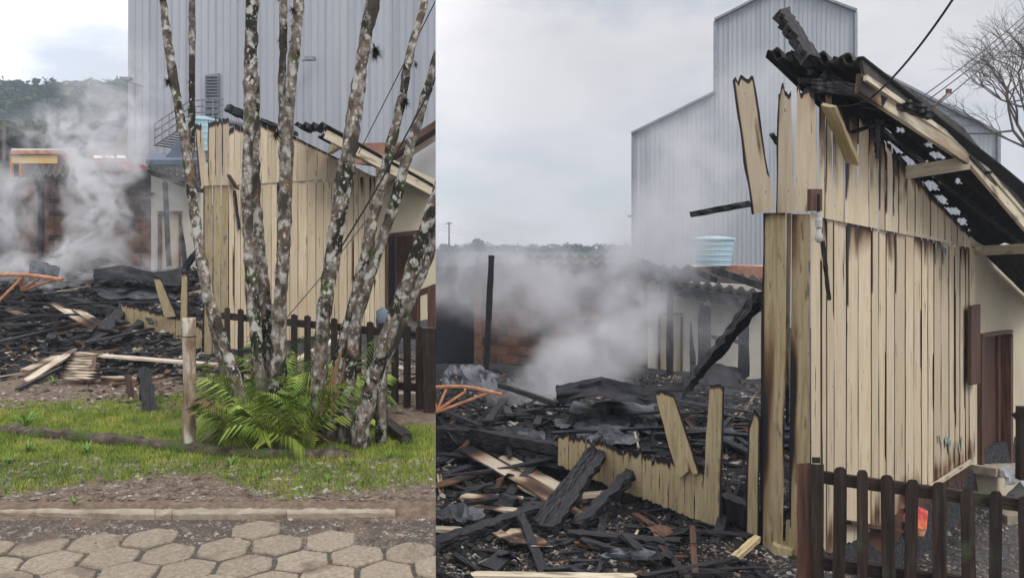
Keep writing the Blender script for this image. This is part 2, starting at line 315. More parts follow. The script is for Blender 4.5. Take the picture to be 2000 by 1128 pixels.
def volume(name, blobs, dens, nscale, lo, hi, col, seed, stretch=(1, 1, 1), floor=.03):
    m = bpy.data.materials.new(name); m.use_nodes = True; t = m.node_tree; n = t.nodes; l = t.links; n.clear()
    o = n.new('ShaderNodeOutputMaterial'); v = n.new('ShaderNodeVolumePrincipled'); l.new(v.outputs[0], o.inputs['Volume'])
    v.inputs['Color'].default_value = (*col, 1); v.inputs['Anisotropy'].default_value = .1
    g = n.new('ShaderNodeNewGeometry'); acc = None
    wz = n.new('ShaderNodeTexNoise'); wz.inputs['Scale'].default_value = .55; wz.inputs['Detail'].default_value = 3; l.new(g.outputs['Position'], wz.inputs[0])
    ws = n.new('ShaderNodeVectorMath'); ws.operation = 'MULTIPLY_ADD'; l.new(wz.outputs[1], ws.inputs[0]); ws.inputs[1].default_value = (2.2, 2.2, 2.2)
    sb = n.new('ShaderNodeVectorMath'); sb.operation = 'SUBTRACT'; l.new(g.outputs['Position'], sb.inputs[0]); sb.inputs[1].default_value = (1.1, 1.1, 1.1); l.new(sb.outputs[0], ws.inputs[2])
    for (c, r, a) in blobs:
        s = n.new('ShaderNodeVectorMath'); s.operation = 'SUBTRACT'; l.new(ws.outputs[0], s.inputs[0]); s.inputs[1].default_value = c
        d = n.new('ShaderNodeVectorMath'); d.operation = 'DIVIDE'; l.new(s.outputs[0], d.inputs[0]); d.inputs[1].default_value = r
        e = n.new('ShaderNodeVectorMath'); e.operation = 'LENGTH'; l.new(d.outputs[0], e.inputs[0])
        q = n.new('ShaderNodeMapRange'); q.interpolation_type = 'SMOOTHSTEP'; l.new(e.outputs['Value'], q.inputs[0]); q.inputs[1].default_value = 0; q.inputs[2].default_value = 1; q.inputs[3].default_value = a; q.inputs[4].default_value = 0
        if acc is None: acc = q.outputs[0]
        else:
            p = n.new('ShaderNodeMath'); p.operation = 'ADD'; l.new(acc, p.inputs[0]); l.new(q.outputs[0], p.inputs[1]); acc = p.outputs[0]
    mp = n.new('ShaderNodeMapping'); mp.inputs[1].default_value = (seed, seed*2, 0); mp.inputs[3].default_value = stretch; l.new(ws.outputs[0], mp.inputs[0])
    z = n.new('ShaderNodeTexNoise'); z.inputs['Scale'].default_value = nscale; z.inputs['Detail'].default_value = 5; z.inputs['Roughness'].default_value = .55; l.new(mp.outputs[0], z.inputs[0])
    r = n.new('ShaderNodeMapRange'); r.inputs[1].default_value = lo; r.inputs[2].default_value = hi; r.inputs[3].default_value = floor; l.new(z.outputs[0], r.inputs[0])
    p = n.new('ShaderNodeMath'); p.operation = 'MULTIPLY'; l.new(acc, p.inputs[0]); l.new(r.outputs[0], p.inputs[1])
    p2 = n.new('ShaderNodeMath'); p2.operation = 'MULTIPLY'; l.new(p.outputs[0], p2.inputs[0]); p2.inputs[1].default_value = dens; l.new(p2.outputs[0], v.inputs['Density'])
    MAT[name] = m

# ------------------------------------------------------------------ wall planes of the two houses
RF = Plane(1583, 6.3, 1900, 10.1)      # gable wall of the house behind the picket fence
LF = Plane(1583, 6.3, 1180, 8.25)      # its burnt front
RF2 = Plane(447, 12.7, 851, 14.9)      # the same two walls of the house behind the trunks
LF2 = Plane(447, 12.7, 240, 14.6)
# ------------------------------------------------------------------ terrain
ZL = [(0, 0), (5.62, 0), (5.72, .07), (7.3, .10), (13, .18), (14.4, .50), (17, 1.02), (19, 1.36), (22, 1.55), (60, 1.7), (120, 4), (160, 6)]
def zl(X, Y):
    s = X/Y; z = interp(ZL, Y)
    if Y > 5.8: z += .02*noise.noise(Vector((X*1.1, Y*1.1, 0)))+.012*noise.noise(Vector((X*4, Y*4, 3)))
    if 8 < Y < 21 and s < -.39: z += .16*sst(8.6, 13, Y)*noise.noise(Vector((X*.9, Y*.7, 5)))
    return z
def zr(X, Y):
    z = -.58-.08*(min(Y, 30)-6.4)+(0 if Y < 30 else .02*(Y-30) if Y < 100 else 1.4)
    z -= .1*max(0, min(4, X-2.9))*sst(5.5, 8, Y)
    z += .02*noise.noise(Vector((X*1.3, Y*1.3, 9)))+.015*noise.noise(Vector((X*5, Y*5, 2)))
    if RF.dist(X, Y) < .12: z = lerp(z, -1.40+.02*noise.noise(Vector((X*3, Y*3, 2))), sst(2.3, 3.9, X)*sst(5.0, 5.8, Y))
    if RF.dist(X, Y) > 0:
        d = LF.dist(X, Y); z += .40*sst(.05, .35, d)*(1-sst(22, 26, Y))
        z += .13*sst(.3, 1, d)*noise.noise(Vector((X*1.1, Y*1.1, 4)))
    return z
def ground(px, py, dz=0, side=None):
    f = zl if (side or SIDE[0]) == 'L' else zr; Y = 3.; sx = (px-CX)/FOC
    while Y < 70:
        z = EYE-(py-HY)/FOC*Y
        if z <= f(sx*Y, Y)+dz: return Vector((sx*Y, Y, f(sx*Y, Y)+dz))
        Y += .03
    return at(px, py, 70)
def terrain(name, s0, s1, ns, f, mat_, label, attrf):
    ys = [1.5+.5*i for i in range(5)]; y = 4.
    while y < 24: ys.append(y); y += .11
    while y < 900: ys.append(y); y *= 1.12
    ys += [5.6, 5.63, 5.70, 5.73]; ys = sorted(ys); V = []; F = []; A = {}
    for Y in ys:
        for i in range(ns+1):
            s = lerp(s0, s1, i/ns); X = s*Y; V.append((X, Y, f(X, Y)))
            for k, v in attrf(X, Y).items(): A.setdefault(k, []).append(v)
    n = ns+1
    for j in range(len(ys)-1):
        for i in range(ns): a = j*n+i; F.append((a, a+1, a+n+1, a+n))
    return mk(name, V, F, mat_, smooth=True, kind='structure', clip=False, attrs=A, label=label)
def grassf(X, Y):
    s = X/Y; g = sst(5.75, 6.15, Y-.25+.55*noise.noise(Vector((X*.9, 3, 0)))+.14*sst(-.5, -.2, s))*(1-sst(8.6, 10.2, Y+.5*noise.noise(Vector((X, Y, 1)))))
    if s > -.35: g *= 1-sst(7.9, 8.5, Y)*.8
    return g*.95-.12+.42*noise.noise(Vector((X*1.5, Y*1.5, 8)))
terrain('ground', -1.6, SEAM, 190, zl, 'site_soil', 'soil and grass ground rising past the trunks to the burnt site', lambda X, Y: {'grass': grassf(X, Y), 'ash': sst(9.6, 12.5, Y-.9*noise.noise(Vector((X*.8, Y*.8, 2))))*.75})
terrain('ground', SEAM, 1.6, 240, zr, 'ash_ground', 'black ash and gravel ground round the burnt house', lambda X, Y: {'gravel': .62*sst(-.1, .5, -RF.dist(X, Y))+.25*sst(.3, -.6, X-.2*Y)*(Y < 7.5)-.1})

# ================================================================== SITE WITH THE TRUNKS
SIDE[0] = 'L'
# ---- far hill and wood
def hillz(X, Y, base, h, y0, y1): return base+h*sst(y0, y1, Y)
V = []; F = []; n = 40
for j in range(21):
    for i in range(n+1):
        Y = 95+j*8; X = lerp(-1.2, -.2, i/n)*Y; V.append((X, Y, 1.5+37*sst(95, 200, Y)*(1+.10*noise.noise(Vector((X*.02, Y*.02, 0))))))
for j in range(20):
    for i in range(n): a = j*(n+1)+i; F.append((a, a+1, a+n+2, a+n+1))
mk('hill', V, F, 'hill_soil', smooth=True, kind='structure', label='wooded hill beyond the burnt site')
def leaf_cloud(mb, c, rx, rz, n, leaf, rr):
    for _ in range(n):
        d = Vector((rr.gauss(0, 1), rr.gauss(0, 1), rr.gauss(0, 1))).normalized(); q = rr.uniform(.45, 1)**.5
        p = c+Vector((d.x*rx*q, d.y*rx*q, d.z*rz*q)); u = Vector((rr.gauss(0, 1), rr.gauss(0, 1), rr.gauss(0, .6))).normalized(); v = u.cross(Vector((rr.random(), rr.random(), 1))).normalized()
        l = leaf*rr.uniform(.5, 1.3); k = len(mb.V); mb.V += [p-u*l, p+v*l*.7, p+u*l, p-v*l*.7]; mb.F.append((k, k+1, k+2, k+3)); mb.C += [0]*4
mb = MB(); rr = random.Random(3)
for i in range(420):
    Y = rr.uniform(100, 205); X = rr.uniform(-.70, -.44)*Y; z = 1.5+37*sst(95, 200, Y); r = rr.uniform(2.2, 4.6)
    leaf_cloud(mb, Vector((X, Y, z+r*.6)), r, r*.8, 130, .75, rr)
mk('distant_wood', mb.V, mb.F, 'far_leaves', kind='stuff', label='dark green wood covering the far hill', cat='wood')
def small_tree(px, py, Y, r, h, label, grp=None, leaf=.28, cnt=900, mat_='far_leaves'):
    p = at(px, py, Y); f = (zl if SIDE[0] == 'L' else zr); t = thing('tree', label, 'tree', (p.x, Y, p.z-h), grp); m = MB()
    for _ in range(7):
        c = p+Vector((rr.uniform(-.6, .6)*r, rr.uniform(-.6, .6)*r, rr.uniform(-.5, .45)*r)); leaf_cloud(m, c, r*.55, r*.45, cnt//7, leaf, rr)
    mk('crown', m.V, m.F, mat_, t)
    b = Vector((p.x, Y, p.z-h)); pts, rd = path([(b, r*.10), (b.lerp(p, .6)+Vector((.1, 0, 0)), r*.07), (p, r*.03)], 8)
    mk('trunk', *tube_vf(pts, rd, 6), 'twig', t, smooth=True); return t
for (px, py, Y, r, h, lb) in [(40, 270, 52, 1.7, 8, 'leafy green tree beside the slim roadside pole'), (78, 262, 58, 2.0, 8, 'rounded grey green tree behind the drifting smoke'), (120, 265, 64, 2.2, 9, 'olive green tree next to the cream gabled cottage roof'), (5, 275, 47, 1.3, 8, 'low bush-like tree at the foot of the slim pole')]:
    small_tree(px, py, Y, r, h, lb, 'trees behind the smoke')
b = at(8, 330, 40); mk('utility_pole', *tube_vf([b-Vector((0, 0, 3)), at(8, 238, 40)], [.12, .09], 8), 'twig', label='slim dark roadside pole in front of the wooded hill', cat='pole')
# ---- cottage gable left of the warehouse
PC = Plane(190, 40, 262, 39); t = thing('cottage', 'cream gabled cottage half hidden by smoke beside the grey warehouse', 'house', at(245, 350, 39))
slab(PC, 'wall', [(226, 262), (256, 238), (256, 330), (226, 330)], 'stucco', t, th=3)
slab(PC, 'wall', [(170, 275), (225, 275), (225, 330), (170, 330)], 'stucco', t, th=3, o=-.4)
V = [PC(258, 228, .5), PC(180, 268, .5), PC(180, 268, -4), PC(258, 228, -4)]; V += [v+Vector((0, 0, -.15)) for v in V]
mk('roof', V, [(0, 1, 2, 3), (7, 6, 5, 4), (0, 4, 5, 1), (1, 5, 6, 2), (2, 6, 7, 3), (3, 7, 4, 0)], 'blue_roof', t)
# ---- grey warehouse: ribbed sheets
def ribbed(P, x0, x1, ytop, ybot, parent, pitch_px, o=0, mname='metal_siding', ribs=3):
    """cladding panels, each a sheet with standing ribs"""
    x = x0
    while x < x1-.5:
        xe = min(x+pitch_px, x1); V = []; F = []; prof = []
        for r in range(ribs):
            a, b = lerp(x, xe, r/ribs), lerp(x, xe, (r+1)/ribs)
            prof += [(a, 0), (lerp(a, b, .80), 0), (lerp(a, b, .84), .03), (lerp(a, b, .93), .03), (lerp(a, b, .97), 0)]
        for (u, d) in prof+[(xe-.35, 0)]:
            V.append(P(u, ytop(u), o+d)); V.append(P(u, ybot, o+d))
        k = len(V)//2
        for i in range(k-1): F.append((2*i, 2*i+1, 2*i+3, 2*i+2))
        mk('panel', V, F, mname, parent); x = xe
PW = Plane(250, 32, 851, 26.5); ware = thing('warehouse', 'tall grey ribbed metal warehouse behind the lichen covered trunks', 'warehouse', PW(500, 560))
wl = slab(PW, 'wall', [(251, -330), (851, -420), (851, 520), (251, 520)], 'metal_siding', ware, th=.5, o=-.14)
ribbed(PW, 250, 851, lambda u: lerp(-330, -420, (u-250)/600), 515, wl, 43)
# side wall of the warehouse going back, roof
A, B = PW(251, -330, -.14), PW(251, 520, -.14); D = Vector((-5.6, 14, 0)); mk('side_wall', [A, B, B+D*.99, A+D*.99, A+Vector((.3, .3, 0)), B+Vector((.3, .3, 0)), B+D+Vector((.3, .3, 0)), A+D+Vector((.3, .3, 0))], [(0, 1, 2, 3), (7, 6, 5, 4), (0, 4, 5, 1), (2, 6, 7, 3), (0, 3, 7, 4)], 'metal_siding', ware)
# louvred door with platform, rails and stair
dr = slab(PW, 'door', [(400, 147), (426, 143), (426, 232), (400, 236)], 'galvanised', ware, o=.13, th=.1)
for i in range(14):
    y = 150+i*6; V = [PW(402, y, .24), PW(424, y-.4, .24), PW(424, y+3, .15), PW(402, y+3.4, .15)]; V += [v+Vector((0, 0, .03)) for v in V]
    mk('slat', V, [(0, 1, 2, 3), (7, 6, 5, 4), (0, 4, 5, 1), (1, 5, 6, 2), (2, 6, 7, 3), (3, 7, 4, 0)], 'galvanised', dr)
st = thing('steel_stair', 'thin galvanised stair and railed landing under the louvred warehouse door', 'stair', PW(370, 300, .9))
slab(PW, 'landing', [(366, 236), (436, 232), (436, 237), (366, 241)], 'galvanised', st, o=1.3, th=1.1)
def rod(P, a, b, r, par, nm='rail', m='galvanised', o=1.25): mk(nm, *tube_vf([P(*a, o), P(*b, o)], [r, r], 5), m, par)
for y in (197, 209, 221): rod(PW, (372, y), (436, y-4), .025, st)
for x in (374, 395, 416, 434): rod(PW, (x, 240), (x, 194), .025, st, 'post')
for d in (0, 14, 28, 42): rod(PW, (300, 285-d), (372, 238-d), .03, st)
for k in range(6): x = 302+k*14; rod(PW, (x, 285-k*9.2), (x, 243-k*9.2), .025, st, 'post')
for k in range(11): x = 303+k*6.5; slab(PW, 'tread', [(x, 283-k*4.2), (x+7, 283-k*4.2), (x+7, 285-k*4.2), (x, 285-k*4.2)], 'galvanised', st, o=1.2, th=.9)
for (x, y, dx, lb) in [(281, 169, -33, 'small floodlight on a bracket at the corner of the grey warehouse'), (590, 118, 16, 'short double bracket lamp on the warehouse wall behind the forked trunks')]:
    t = thing('wall_lamp', lb, 'lamp', PW(x, y, .1)); rod(PW, (x, y), (x+dx, y-10 if dx < 0 else y), .03, t, 'arm', o=.4)
    mk('lamp_head', *box_vf(PW(x+dx, y-12 if dx < 0 else y, .4), .35, .25, .12), 'galvanised', t)
# ---- blue grey roofed lean-to, tank
PT = Plane(290, 24.5, 400, 24); t = thing('lean_to', 'low white outbuilding with flat blue grey roof by the warehouse stair', 'outbuilding', PT(340, 400))
slab(PT, 'wall', [(288, 318), (400, 318), (400, 400), (288, 400)], 'white_wall', t, th=2)
V = [PT(284, 312, .3), PT(400, 312, .3), PT(400, 300, -2.2), PT(284, 300, -2.2)]; V += [v+Vector((0, 0, -.15)) for v in V]
mk('roof', V, [(0, 1, 2, 3), (7, 6, 5, 4), (0, 4, 5, 1), (1, 5, 6, 2), (2, 6, 7, 3), (3, 7, 4, 0)], 'blue_roof', t)
slab(PT, 'gable', [(318, 312), (372, 250), (400, 262), (400, 312)], 'blue_roof', t, o=-.6, th=.5)
def tank(c, r, h, label, rings=5):
    t = thing('water_tank', label, 'water tank', c); pts = []; rd = []
    for i in range(21):
        f = i/20; pts.append(c+Vector((0, 0, h*f))); rd.append(r*(lerp(.82, 1, f)+(.018 if (i % 4 == 0) else 0)))
    mk('tank_body', *tube_vf(pts, rd, 28), 'tank_blue', t, smooth=False)
    mk('lid', *tube_vf([c+Vector((0, 0, h)), c+Vector((0, 0, h+.06)), c+Vector((0, 0, h+.14))], [r*1.06, r*1.05, r*.4], 28), 'tank_blue', t)
c = at(395, 296, 22); tank(c, .43, .85, 'pale blue ringed water tank behind the jagged board tops')
# ---- fire engine and shop awning in the street behind
p = at(240, 345, 27); t = thing('fire_engine', 'red fire engine with white light bar half hidden by smoke', 'fire engine', (p.x, 27, 1.6))
V, F = box_vf((p.x-.2, 27, 2.3), 1.75, 2.0, 2.55); mk('body', V, F, 'red_paint', t)
V, F = box_vf((p.x-.2, 25.75, 2.3), 1.7, .45, 2.2); V[4] += Vector((.0, 0, 0)); V[5] += Vector((-.35, 0, 0)); V[6] += Vector((-.35, 0, 0)); mk('cab', V, F, 'red_paint', t)
lb_ = mk('light_bar', *box_vf((p.x-.2, 26.6, 4.86), 1.3, .35, .16), 'porcelain', t)
for k in range(3): mk('lamp', *box_vf((p.x-.6+k*.4, 26.5, 5.03), .2, .2, .08), 'lit_lamp', lb_)
for dx in (-1.1, .4):
    c = Vector((p.x+dx, 25.95, 2.1)); wv = tube_vf([c, c+Vector((.3, 0, 0))], [.48, .48], 18); mk('wheel', *wv, 'rubber', t)
mk('windscreen', *box_vf((p.x-.2, 25.5, 3.6), 1.3, .03, .7), 'dark_glass', t)
PA = Plane(20, 26, 140, 27); t = thing('shop_front', 'pale shop front with a yellow sign band and thin orange posts', 'shop', PA(70, 400))
slab(PA, 'wall', [(22, 290), (150, 290), (150, 400), (22, 400)], 'white_wall', t, th=2)
slab(PA, 'sign_band', [(23, 303), (112, 303), (112, 319), (23, 319)], 'yellow_paint', t, o=.5, th=.5)
slab(PA, 'roof_edge', [(20, 294), (152, 293), (152, 300), (20, 301)], 'rust_paint', t, o=.6, th=.7)
slab(PA, 'window', [(27, 324), (38, 324), (38, 345), (27, 345)], 'dark_glass', t, o=.03, th=.02)
for x in (22, 40): rod(PA, (x, 400), (x, 303), .05, t, 'post', 'rust_paint', .45)
# ---- burnt outbuilding: brick wall, plastered bay with a door
PB = Plane(0, 20.2, 392, 19.3); bb = thing('burnt_outbuilding', 'sooty brick outbuilding with plastered bay and door behind the smoke column', 'outbuilding', PB(200, 540))
def brickwall(P, x0, x1, y0, y1, cw, chh, parent, nm='brick', o=0):
    w_ = slab(P, 'brick_wall', [(x0, y0), (x1, y0), (x1, y1), (x0, y1)], 'mortar', parent, th=.2, o=o-.02); j = 0; y = y1
    while y-chh > y0-1:
        x = x0-(cw/2 if j % 2 else 0)
        while x < x1-2:
            a, b = max(x, x0)+.5, min(x+cw, x1)-.5
            if b-a > 3:
                jit = R.uniform(-.004, .006); V = [P(a, y, o+jit), P(b, y, o+jit), P(b, y-chh+1.1, o+jit), P(a, y-chh+1.1, o+jit)]; V += [v-P.n*.08 for v in V]
                mk(nm, V, [(0, 1, 2, 3), (0, 4, 5, 1), (1, 5, 6, 2), (2, 6, 7, 3), (3, 7, 4, 0)], 'hollow_brick', w_)
            x += cw
        y -= chh; j += 1
brickwall(PB, 35, 294, 342, 530, 24, 12, bb)
slab(PB, 'opening_shade_panel', [(-40, 350), (33, 350), (33, 530), (-40, 530)], 'char', bb, o=-1.2, th=.2)  # black panel set back, stands in for shade inside the opening
slab(PB, 'plaster_wall', [(295, 332), (392, 348), (392, 530), (352, 530), (352, 414), (309, 414), (309, 530), (295, 530)], 'sooty_stucco', bb, th=.2, o=.01)
slab(PB, 'door', [(312, 418), (349, 418), (349, 530), (312, 530)], 'stucco', bb, o=-.06, th=.06)
fr = slab(PB, 'door_frame', [(308, 412), (353, 412), (353, 417.5), (308, 417.5)], 'brown_wood', bb, o=.05, th=.1)
slab(PB, 'door_frame', [(308, 418), (312, 418), (312, 530), (308, 530)], 'brown_wood', bb, o=.05, th=.1); slab(PB, 'door_frame', [(349, 418), (353, 418), (353, 530), (349, 530)], 'brown_wood', bb, o=.05, th=.1)
def corrugated(name, A, B, C, D, nu, nv, waves, amp, mat_, parent=None, holes=None, jag=0., **k):
    """wavy sheet over the patch A-B (top edge) / D-C (bottom edge); waves run across A-B"""
    V = []; F = []; nrm = (B-A).cross(D-A).normalized()
    if nrm.z < 0: nrm = -nrm
    js = [R.uniform(-1, 1)*jag for _ in range(nu+1)]
    for i in range(nu+1):
        for j in range(nv+1):
            u, v = i/nu, j/nv; e = js[i] if j in (0, nv) else 0
            p = (A.lerp(B, u)).lerp(D.lerp(C, u), v+e*(1 if j else 1)*.5)+nrm*amp*math.sin(u*waves*2*math.pi)+nrm*.01*noise.noise(Vector((u*5, v*9, waves))); V.append(p)
    K = len(V); V += [v-nrm*.014 for v in V]; live = set()
    for i in range(nu):
        for j in range(nv):
            c = (V[i*(nv+1)+j]+V[(i+1)*(nv+1)+j+1])/2
            if not (holes and holes(c)): live.add((i, j))
    for (i, j) in live:
        a, b, c, d = i*(nv+1)+j, (i+1)*(nv+1)+j, (i+1)*(nv+1)+j+1, i*(nv+1)+j+1
        F.append((a, b, c, d)); F.append((K+d, K+c, K+b, K+a))
        for (ni, nj, p, q) in ((i-1, j, d, a), (i+1, j, b, c), (i, j-1, a, b), (i, j+1, c, d)):
            if (ni, nj) not in live: F.append((p, K+p, K+q, q))
    return mk(name, V, F, mat_, parent, smooth=True, **k)
rf_ = corrugated('roof_sheet', PB(70, 326, -1.2), PB(240, 320, -1.2), PB(245, 340, .6), PB(60, 345, .6), 60, 6, 14, .05, 'fibre_cement', bb, jag=.03)
corrugated('roof_sheet', PB(288, 330, .6), PB(398, 352, .6), PB(398, 340, -1.6), PB(288, 322, -1.6), 40, 6, 9, .05, 'soot_sheet', bb, jag=.03)
beam('charred_lintel', PB(240, 372, .12), PB(294, 380, .12), .25, .1, 'char', bb, ch=1)
slab(PB, 'scorched_patch', [(240, 332), (293, 332), (293, 382), (262, 376), (240, 352)], 'char', bb, o=.03, th=.02)
beam('charred_rafter', PB(290, 335, .4), PB(392, 372, .4), .22, .1, 'char', bb, ch=1)
beam('burnt_post', at(80, 512, 18), at(81, 354, 18), .10, .10, 'char', jit=.004, jag=.1, label='upright charred post standing before the brick outbuilding wall', cat='post')
b1 = beam('burnt_post', at(330, 520, 18.6), at(322, 355, 18.6), .09, .09, 'char', jit=.004, label='thin charred post in front of the plastered bay and its door', cat='post')
beam('burnt_stud', at(362, 520, 18.3), at(354, 432, 18.3), .12, .06, 'char', taper=.2, label='pointed charred stud end right of the plastered bay door', cat='post')
beam('burnt_stud', at(388, 520, 18.3), at(380, 432, 18.3), .10, .06, 'char', taper=.4, label='short charred stud close behind the jagged boarded wall', cat='post')

# ---- wooden house behind the trunks
H2 = thing('wooden_house', 'burnt cream boarded house behind the lichen covered trunks', 'house', RF2(600, 690))
seam2 = lambda x: lerp(362, 341, (x-397)/345)
bot2 = lambda x: interp([(397, 692), (560, 664), (742, 637)], x)
wall2 = slab(RF2, 'gap_blackout', [(447, 372), (742, 346), (742, 636), (447, 680)], 'char', H2, o=-.06, th=.05)  # added black sheet behind the boards, keeps their gaps dark
slab(RF2, 'gap_blackout', [(560, 300), (600, 292), (735, 346), (560, 352)], 'char', H2, o=-.055, th=.03)  # same added blackout behind the upper boards
xs = [447, 458, 470, 482, 498, 512, 530, 541, 553, 566, 582, 600, 617, 632, 648, 662, 678, 691, 700, 712, 722, 732, 742]
for i, (a, b) in enumerate(zip(xs, xs[1:])):
    cf = (lambda u, v: .55*max(0, 1-v*9)*(R.random() < .6)+(.5 if (abs(v-.6) < .2 and u > .8) else 0)) if i in (0, 2, 7, 16, 18, 20) else None
    board(RF2, 'board', (a+.4, seam2(a)+2, b-.5, seam2(b)+2, a+.4, bot2(a), b-.5, bot2(b)), 'cream_paint', wall2, o=(.012 if i % 2 else 0), rows=6, cols=2, jb=2, wob=.35, ch=cf)
toproof2 = lambda x: interp([(447, 262), (470, 250), (505, 235), (580, 270), (640, 300), (742, 352)], x)
xs = [447, 458, 470, 484, 498, 510, 522, 540, 560, 580, 600, 620, 640, 660, 680, 700, 718, 735]
for i, (a, b) in enumerate(zip(xs, xs[1:])):
    fire = a < 475
    board(RF2, 'board', (a+.3, toproof2(a)+(R.uniform(-16, 12) if fire else 0), b-.4, toproof2(b)+(R.uniform(-16, 12) if fire else 0), a+.3, seam2(a)+3, b-.4, seam2(b)+3), 'cream_paint', wall2, o=.03+(.01 if i % 2 else 0), rows=7, cols=4, jt=10 if fire else 2, wob=.35, ch=(lambda u, v: max(0, .9-v*13)) if a < 530 else (lambda u, v: max(0, .55-v*6)))
lf2 = thing_part = slab(LF2, 'inner_frame', [(400, 640), (446, 645), (446, 690), (400, 690)], 'char', H2, o=-.08, th=.04)
for (a, b, c) in [(397, 415, .5), (416, 431, .2), (432, 446, 0)]:
    board(LF2, 'board', (a, seam2(a)+1, b, seam2(b)+1, a-1, bot2(a), b-1, bot2(b)+1), 'old_cream', lf2, rows=12, cols=4, jb=2, ch=lambda u, v, c=c: c*(1.1*max(0, 1-u*4)+max(0, .9-abs(v-.55)*4)*(1-u)))
for (a, b, y) in [(406, 420, 240), (420, 433, 236), (434, 447, 233)]:
    board(LF2, 'board', (a, y+4, b, y+8, a, 362, b, 362), 'cream_paint', lf2, o=.03, rows=9, cols=5, jt=16, ch=lambda u, v: max(0, .9-v*14)+max(0, .6-u*4)*(v < .8))
board(LF2, 'loose_board', (380, 252, 393, 248, 390, 364, 408, 362), 'cream_paint', lf2, o=.07, rows=9, cols=4, jt=12, ch=lambda u, v: max(0, .95-v*8)+max(0, .7-u*4))
for x, y0, y1 in [(452, 342, 366), (462, 380, 520), (437, 200, 236)]: pass
beam('hanging_batten', RF2(446, 342, .08), RF2(463, 368, .08), .13, .03, 'brown_wood', H2)
beam('hanging_batten', RF2(458, 372, .06), RF2(468, 448, .06), .04, .02, 'char', H2, ch=1)
# stucco part with door
slab(RF2, 'stucco_wall', [(742, 300), (854, 352), (854, 650), (816, 650), (816, 454), (759, 460), (759, 650), (742, 650)], 'stucco', H2, th=.18, o=-.02)
dr = slab(RF2, 'door', [(774, 462), (810, 458), (810, 650), (774, 650)], 'brown_wood', H2, o=-.5, th=.05)
slab(RF2, 'hall_shade_panel', [(755, 440), (830, 440), (830, 660), (755, 660)], 'char', H2, o=-1.2, th=.05)  # black panel painted in for the shade behind the doorway
slab(RF2, 'door_frame', [(756, 456), (819, 449), (819, 456), (756, 463)], 'brown_wood', H2, o=.03, th=.2)
for a, b in ((754.5, 759), (814.5, 819)): slab(RF2, 'door_frame', [(a, 463), (b, 463), (b, 650), (a, 650)], 'brown_wood', H2, o=.03, th=.2)
slab(RF2, 'shutter', [(724, 424), (732, 422), (728, 540), (716, 545)], 'brown_wood', H2, o=.08, th=.03)
# roof with wave edge, soffit and white verge boards
def hole2(c):
    px = CX+c.x/c.y*FOC; py = HY-(c.z-EYE)/c.y*FOC
    return any(abs(px-x)/a+abs(py-y)/b < 1 for (x, y, a, b) in [(616, 262, 20, 8), (640, 258, 12, 7), (655, 290, 9, 6), (700, 312, 12, 5), (712, 322, 5, 3), (590, 262, 10, 5)])
A, B, C, D = RF2(575, 243, -.5), RF2(640, 244, 1.0), RF2(866, 372, 1.0), RF2(840, 380, -.5)
roof2 = corrugated('roof', A, B, C, D, 40, 44, 4, .055, 'soot_sheet', H2, holes=hole2, jag=.01)
beam('ridge_beam', RF2(441, 209, -.3), RF2(500, 236, -.3), .16, .12, 'char', H2, ch=1)
beam('roof_batten', RF2(508, 234, .05), RF2(580, 262, .05), .10, .06, 'char', H2, ch=1)
for (a, b, o, th_) in [((636, 262), (856, 380), .95, .12), ((648, 277), (856, 386), .88, .05)]:
    beam('verge_board', RF2(*a, o), RF2(*b, o), .04, th_*1.25, 'fascia', H2, jit=.004, jag=.05)
for x, y in ((655, 288), (760, 345)): beam('purlin', RF2(x-10, y+6, 0), RF2(x+8, y-6, .9), .10, .12, 'fascia', H2, jit=.003)
# neighbour roof and red tile line beyond
PN = Plane(735, 19, 860, 18); t = thing('neighbour_house', 'grey walled neighbour house with dark sloping eaves beside the boarded house', 'house', PN(830, 500))
slab(PN, 'wall', [(800, 305), (852, 270), (852, 420), (800, 420)], 'white_wall', t, th=2, o=-.3)
beam('eave_board', PN(762, 312, .3), PN(860, 250, .3), .6, .16, 'brown_wood', t, jit=.003); beam('verge_board', PN(768, 322, .32), PN(860, 262, .32), .05, .12, 'raw_wood', t, jit=.003)
t = thing('tile_roof', 'low red tiled roof line behind the white verge boards', 'roof', PN(770, 330, -.8))
slab(PN, 'tile_slope', [(690, 280), (812, 277), (812, 320), (690, 320)], 'clay_tile', t, o=-.8, th=1.5)
# ---- low burnt wall stub and floor things
lw = thing('wall_stub', 'low jagged cream stub of burnt wall beside the whitewashed post', 'wall', LF2(300, 660))
x = 238
while x < 392:
    wd = R.uniform(9, 14); b = min(x+wd, 394); tp = lambda q: interp([(238, 594), (352, 622), (395, 640)], q)
    board(LF2, 'board', (x, tp(x), b, tp(b), x, interp([(238, 634), (356, 667), (395, 690)], x), b, interp([(238, 634), (356, 667), (395, 690)], b)), 'old_cream', lw, rows=4, cols=4, jt=9, jb=1.5, ch=lambda u, v: max(0, .8-v*4)); x = b+.4
board(LF2, 'tall_board', (298, 542, 315, 545, 322, 620, 347, 617), 'old_cream', lw, o=.05, rows=9, cols=4, jt=5, wob=1, ch=lambda u, v: max(0, .7-v*14)+max(0, u*3-2.3))
board(LF2, 'tall_board', (355, 532, 369, 532, 352, 640, 368, 640), 'old_cream', lw, o=.05, rows=9, cols=3, jt=3, ch=lambda u, v: max(0, .6-v*14)+max(0, u*3-2.4))
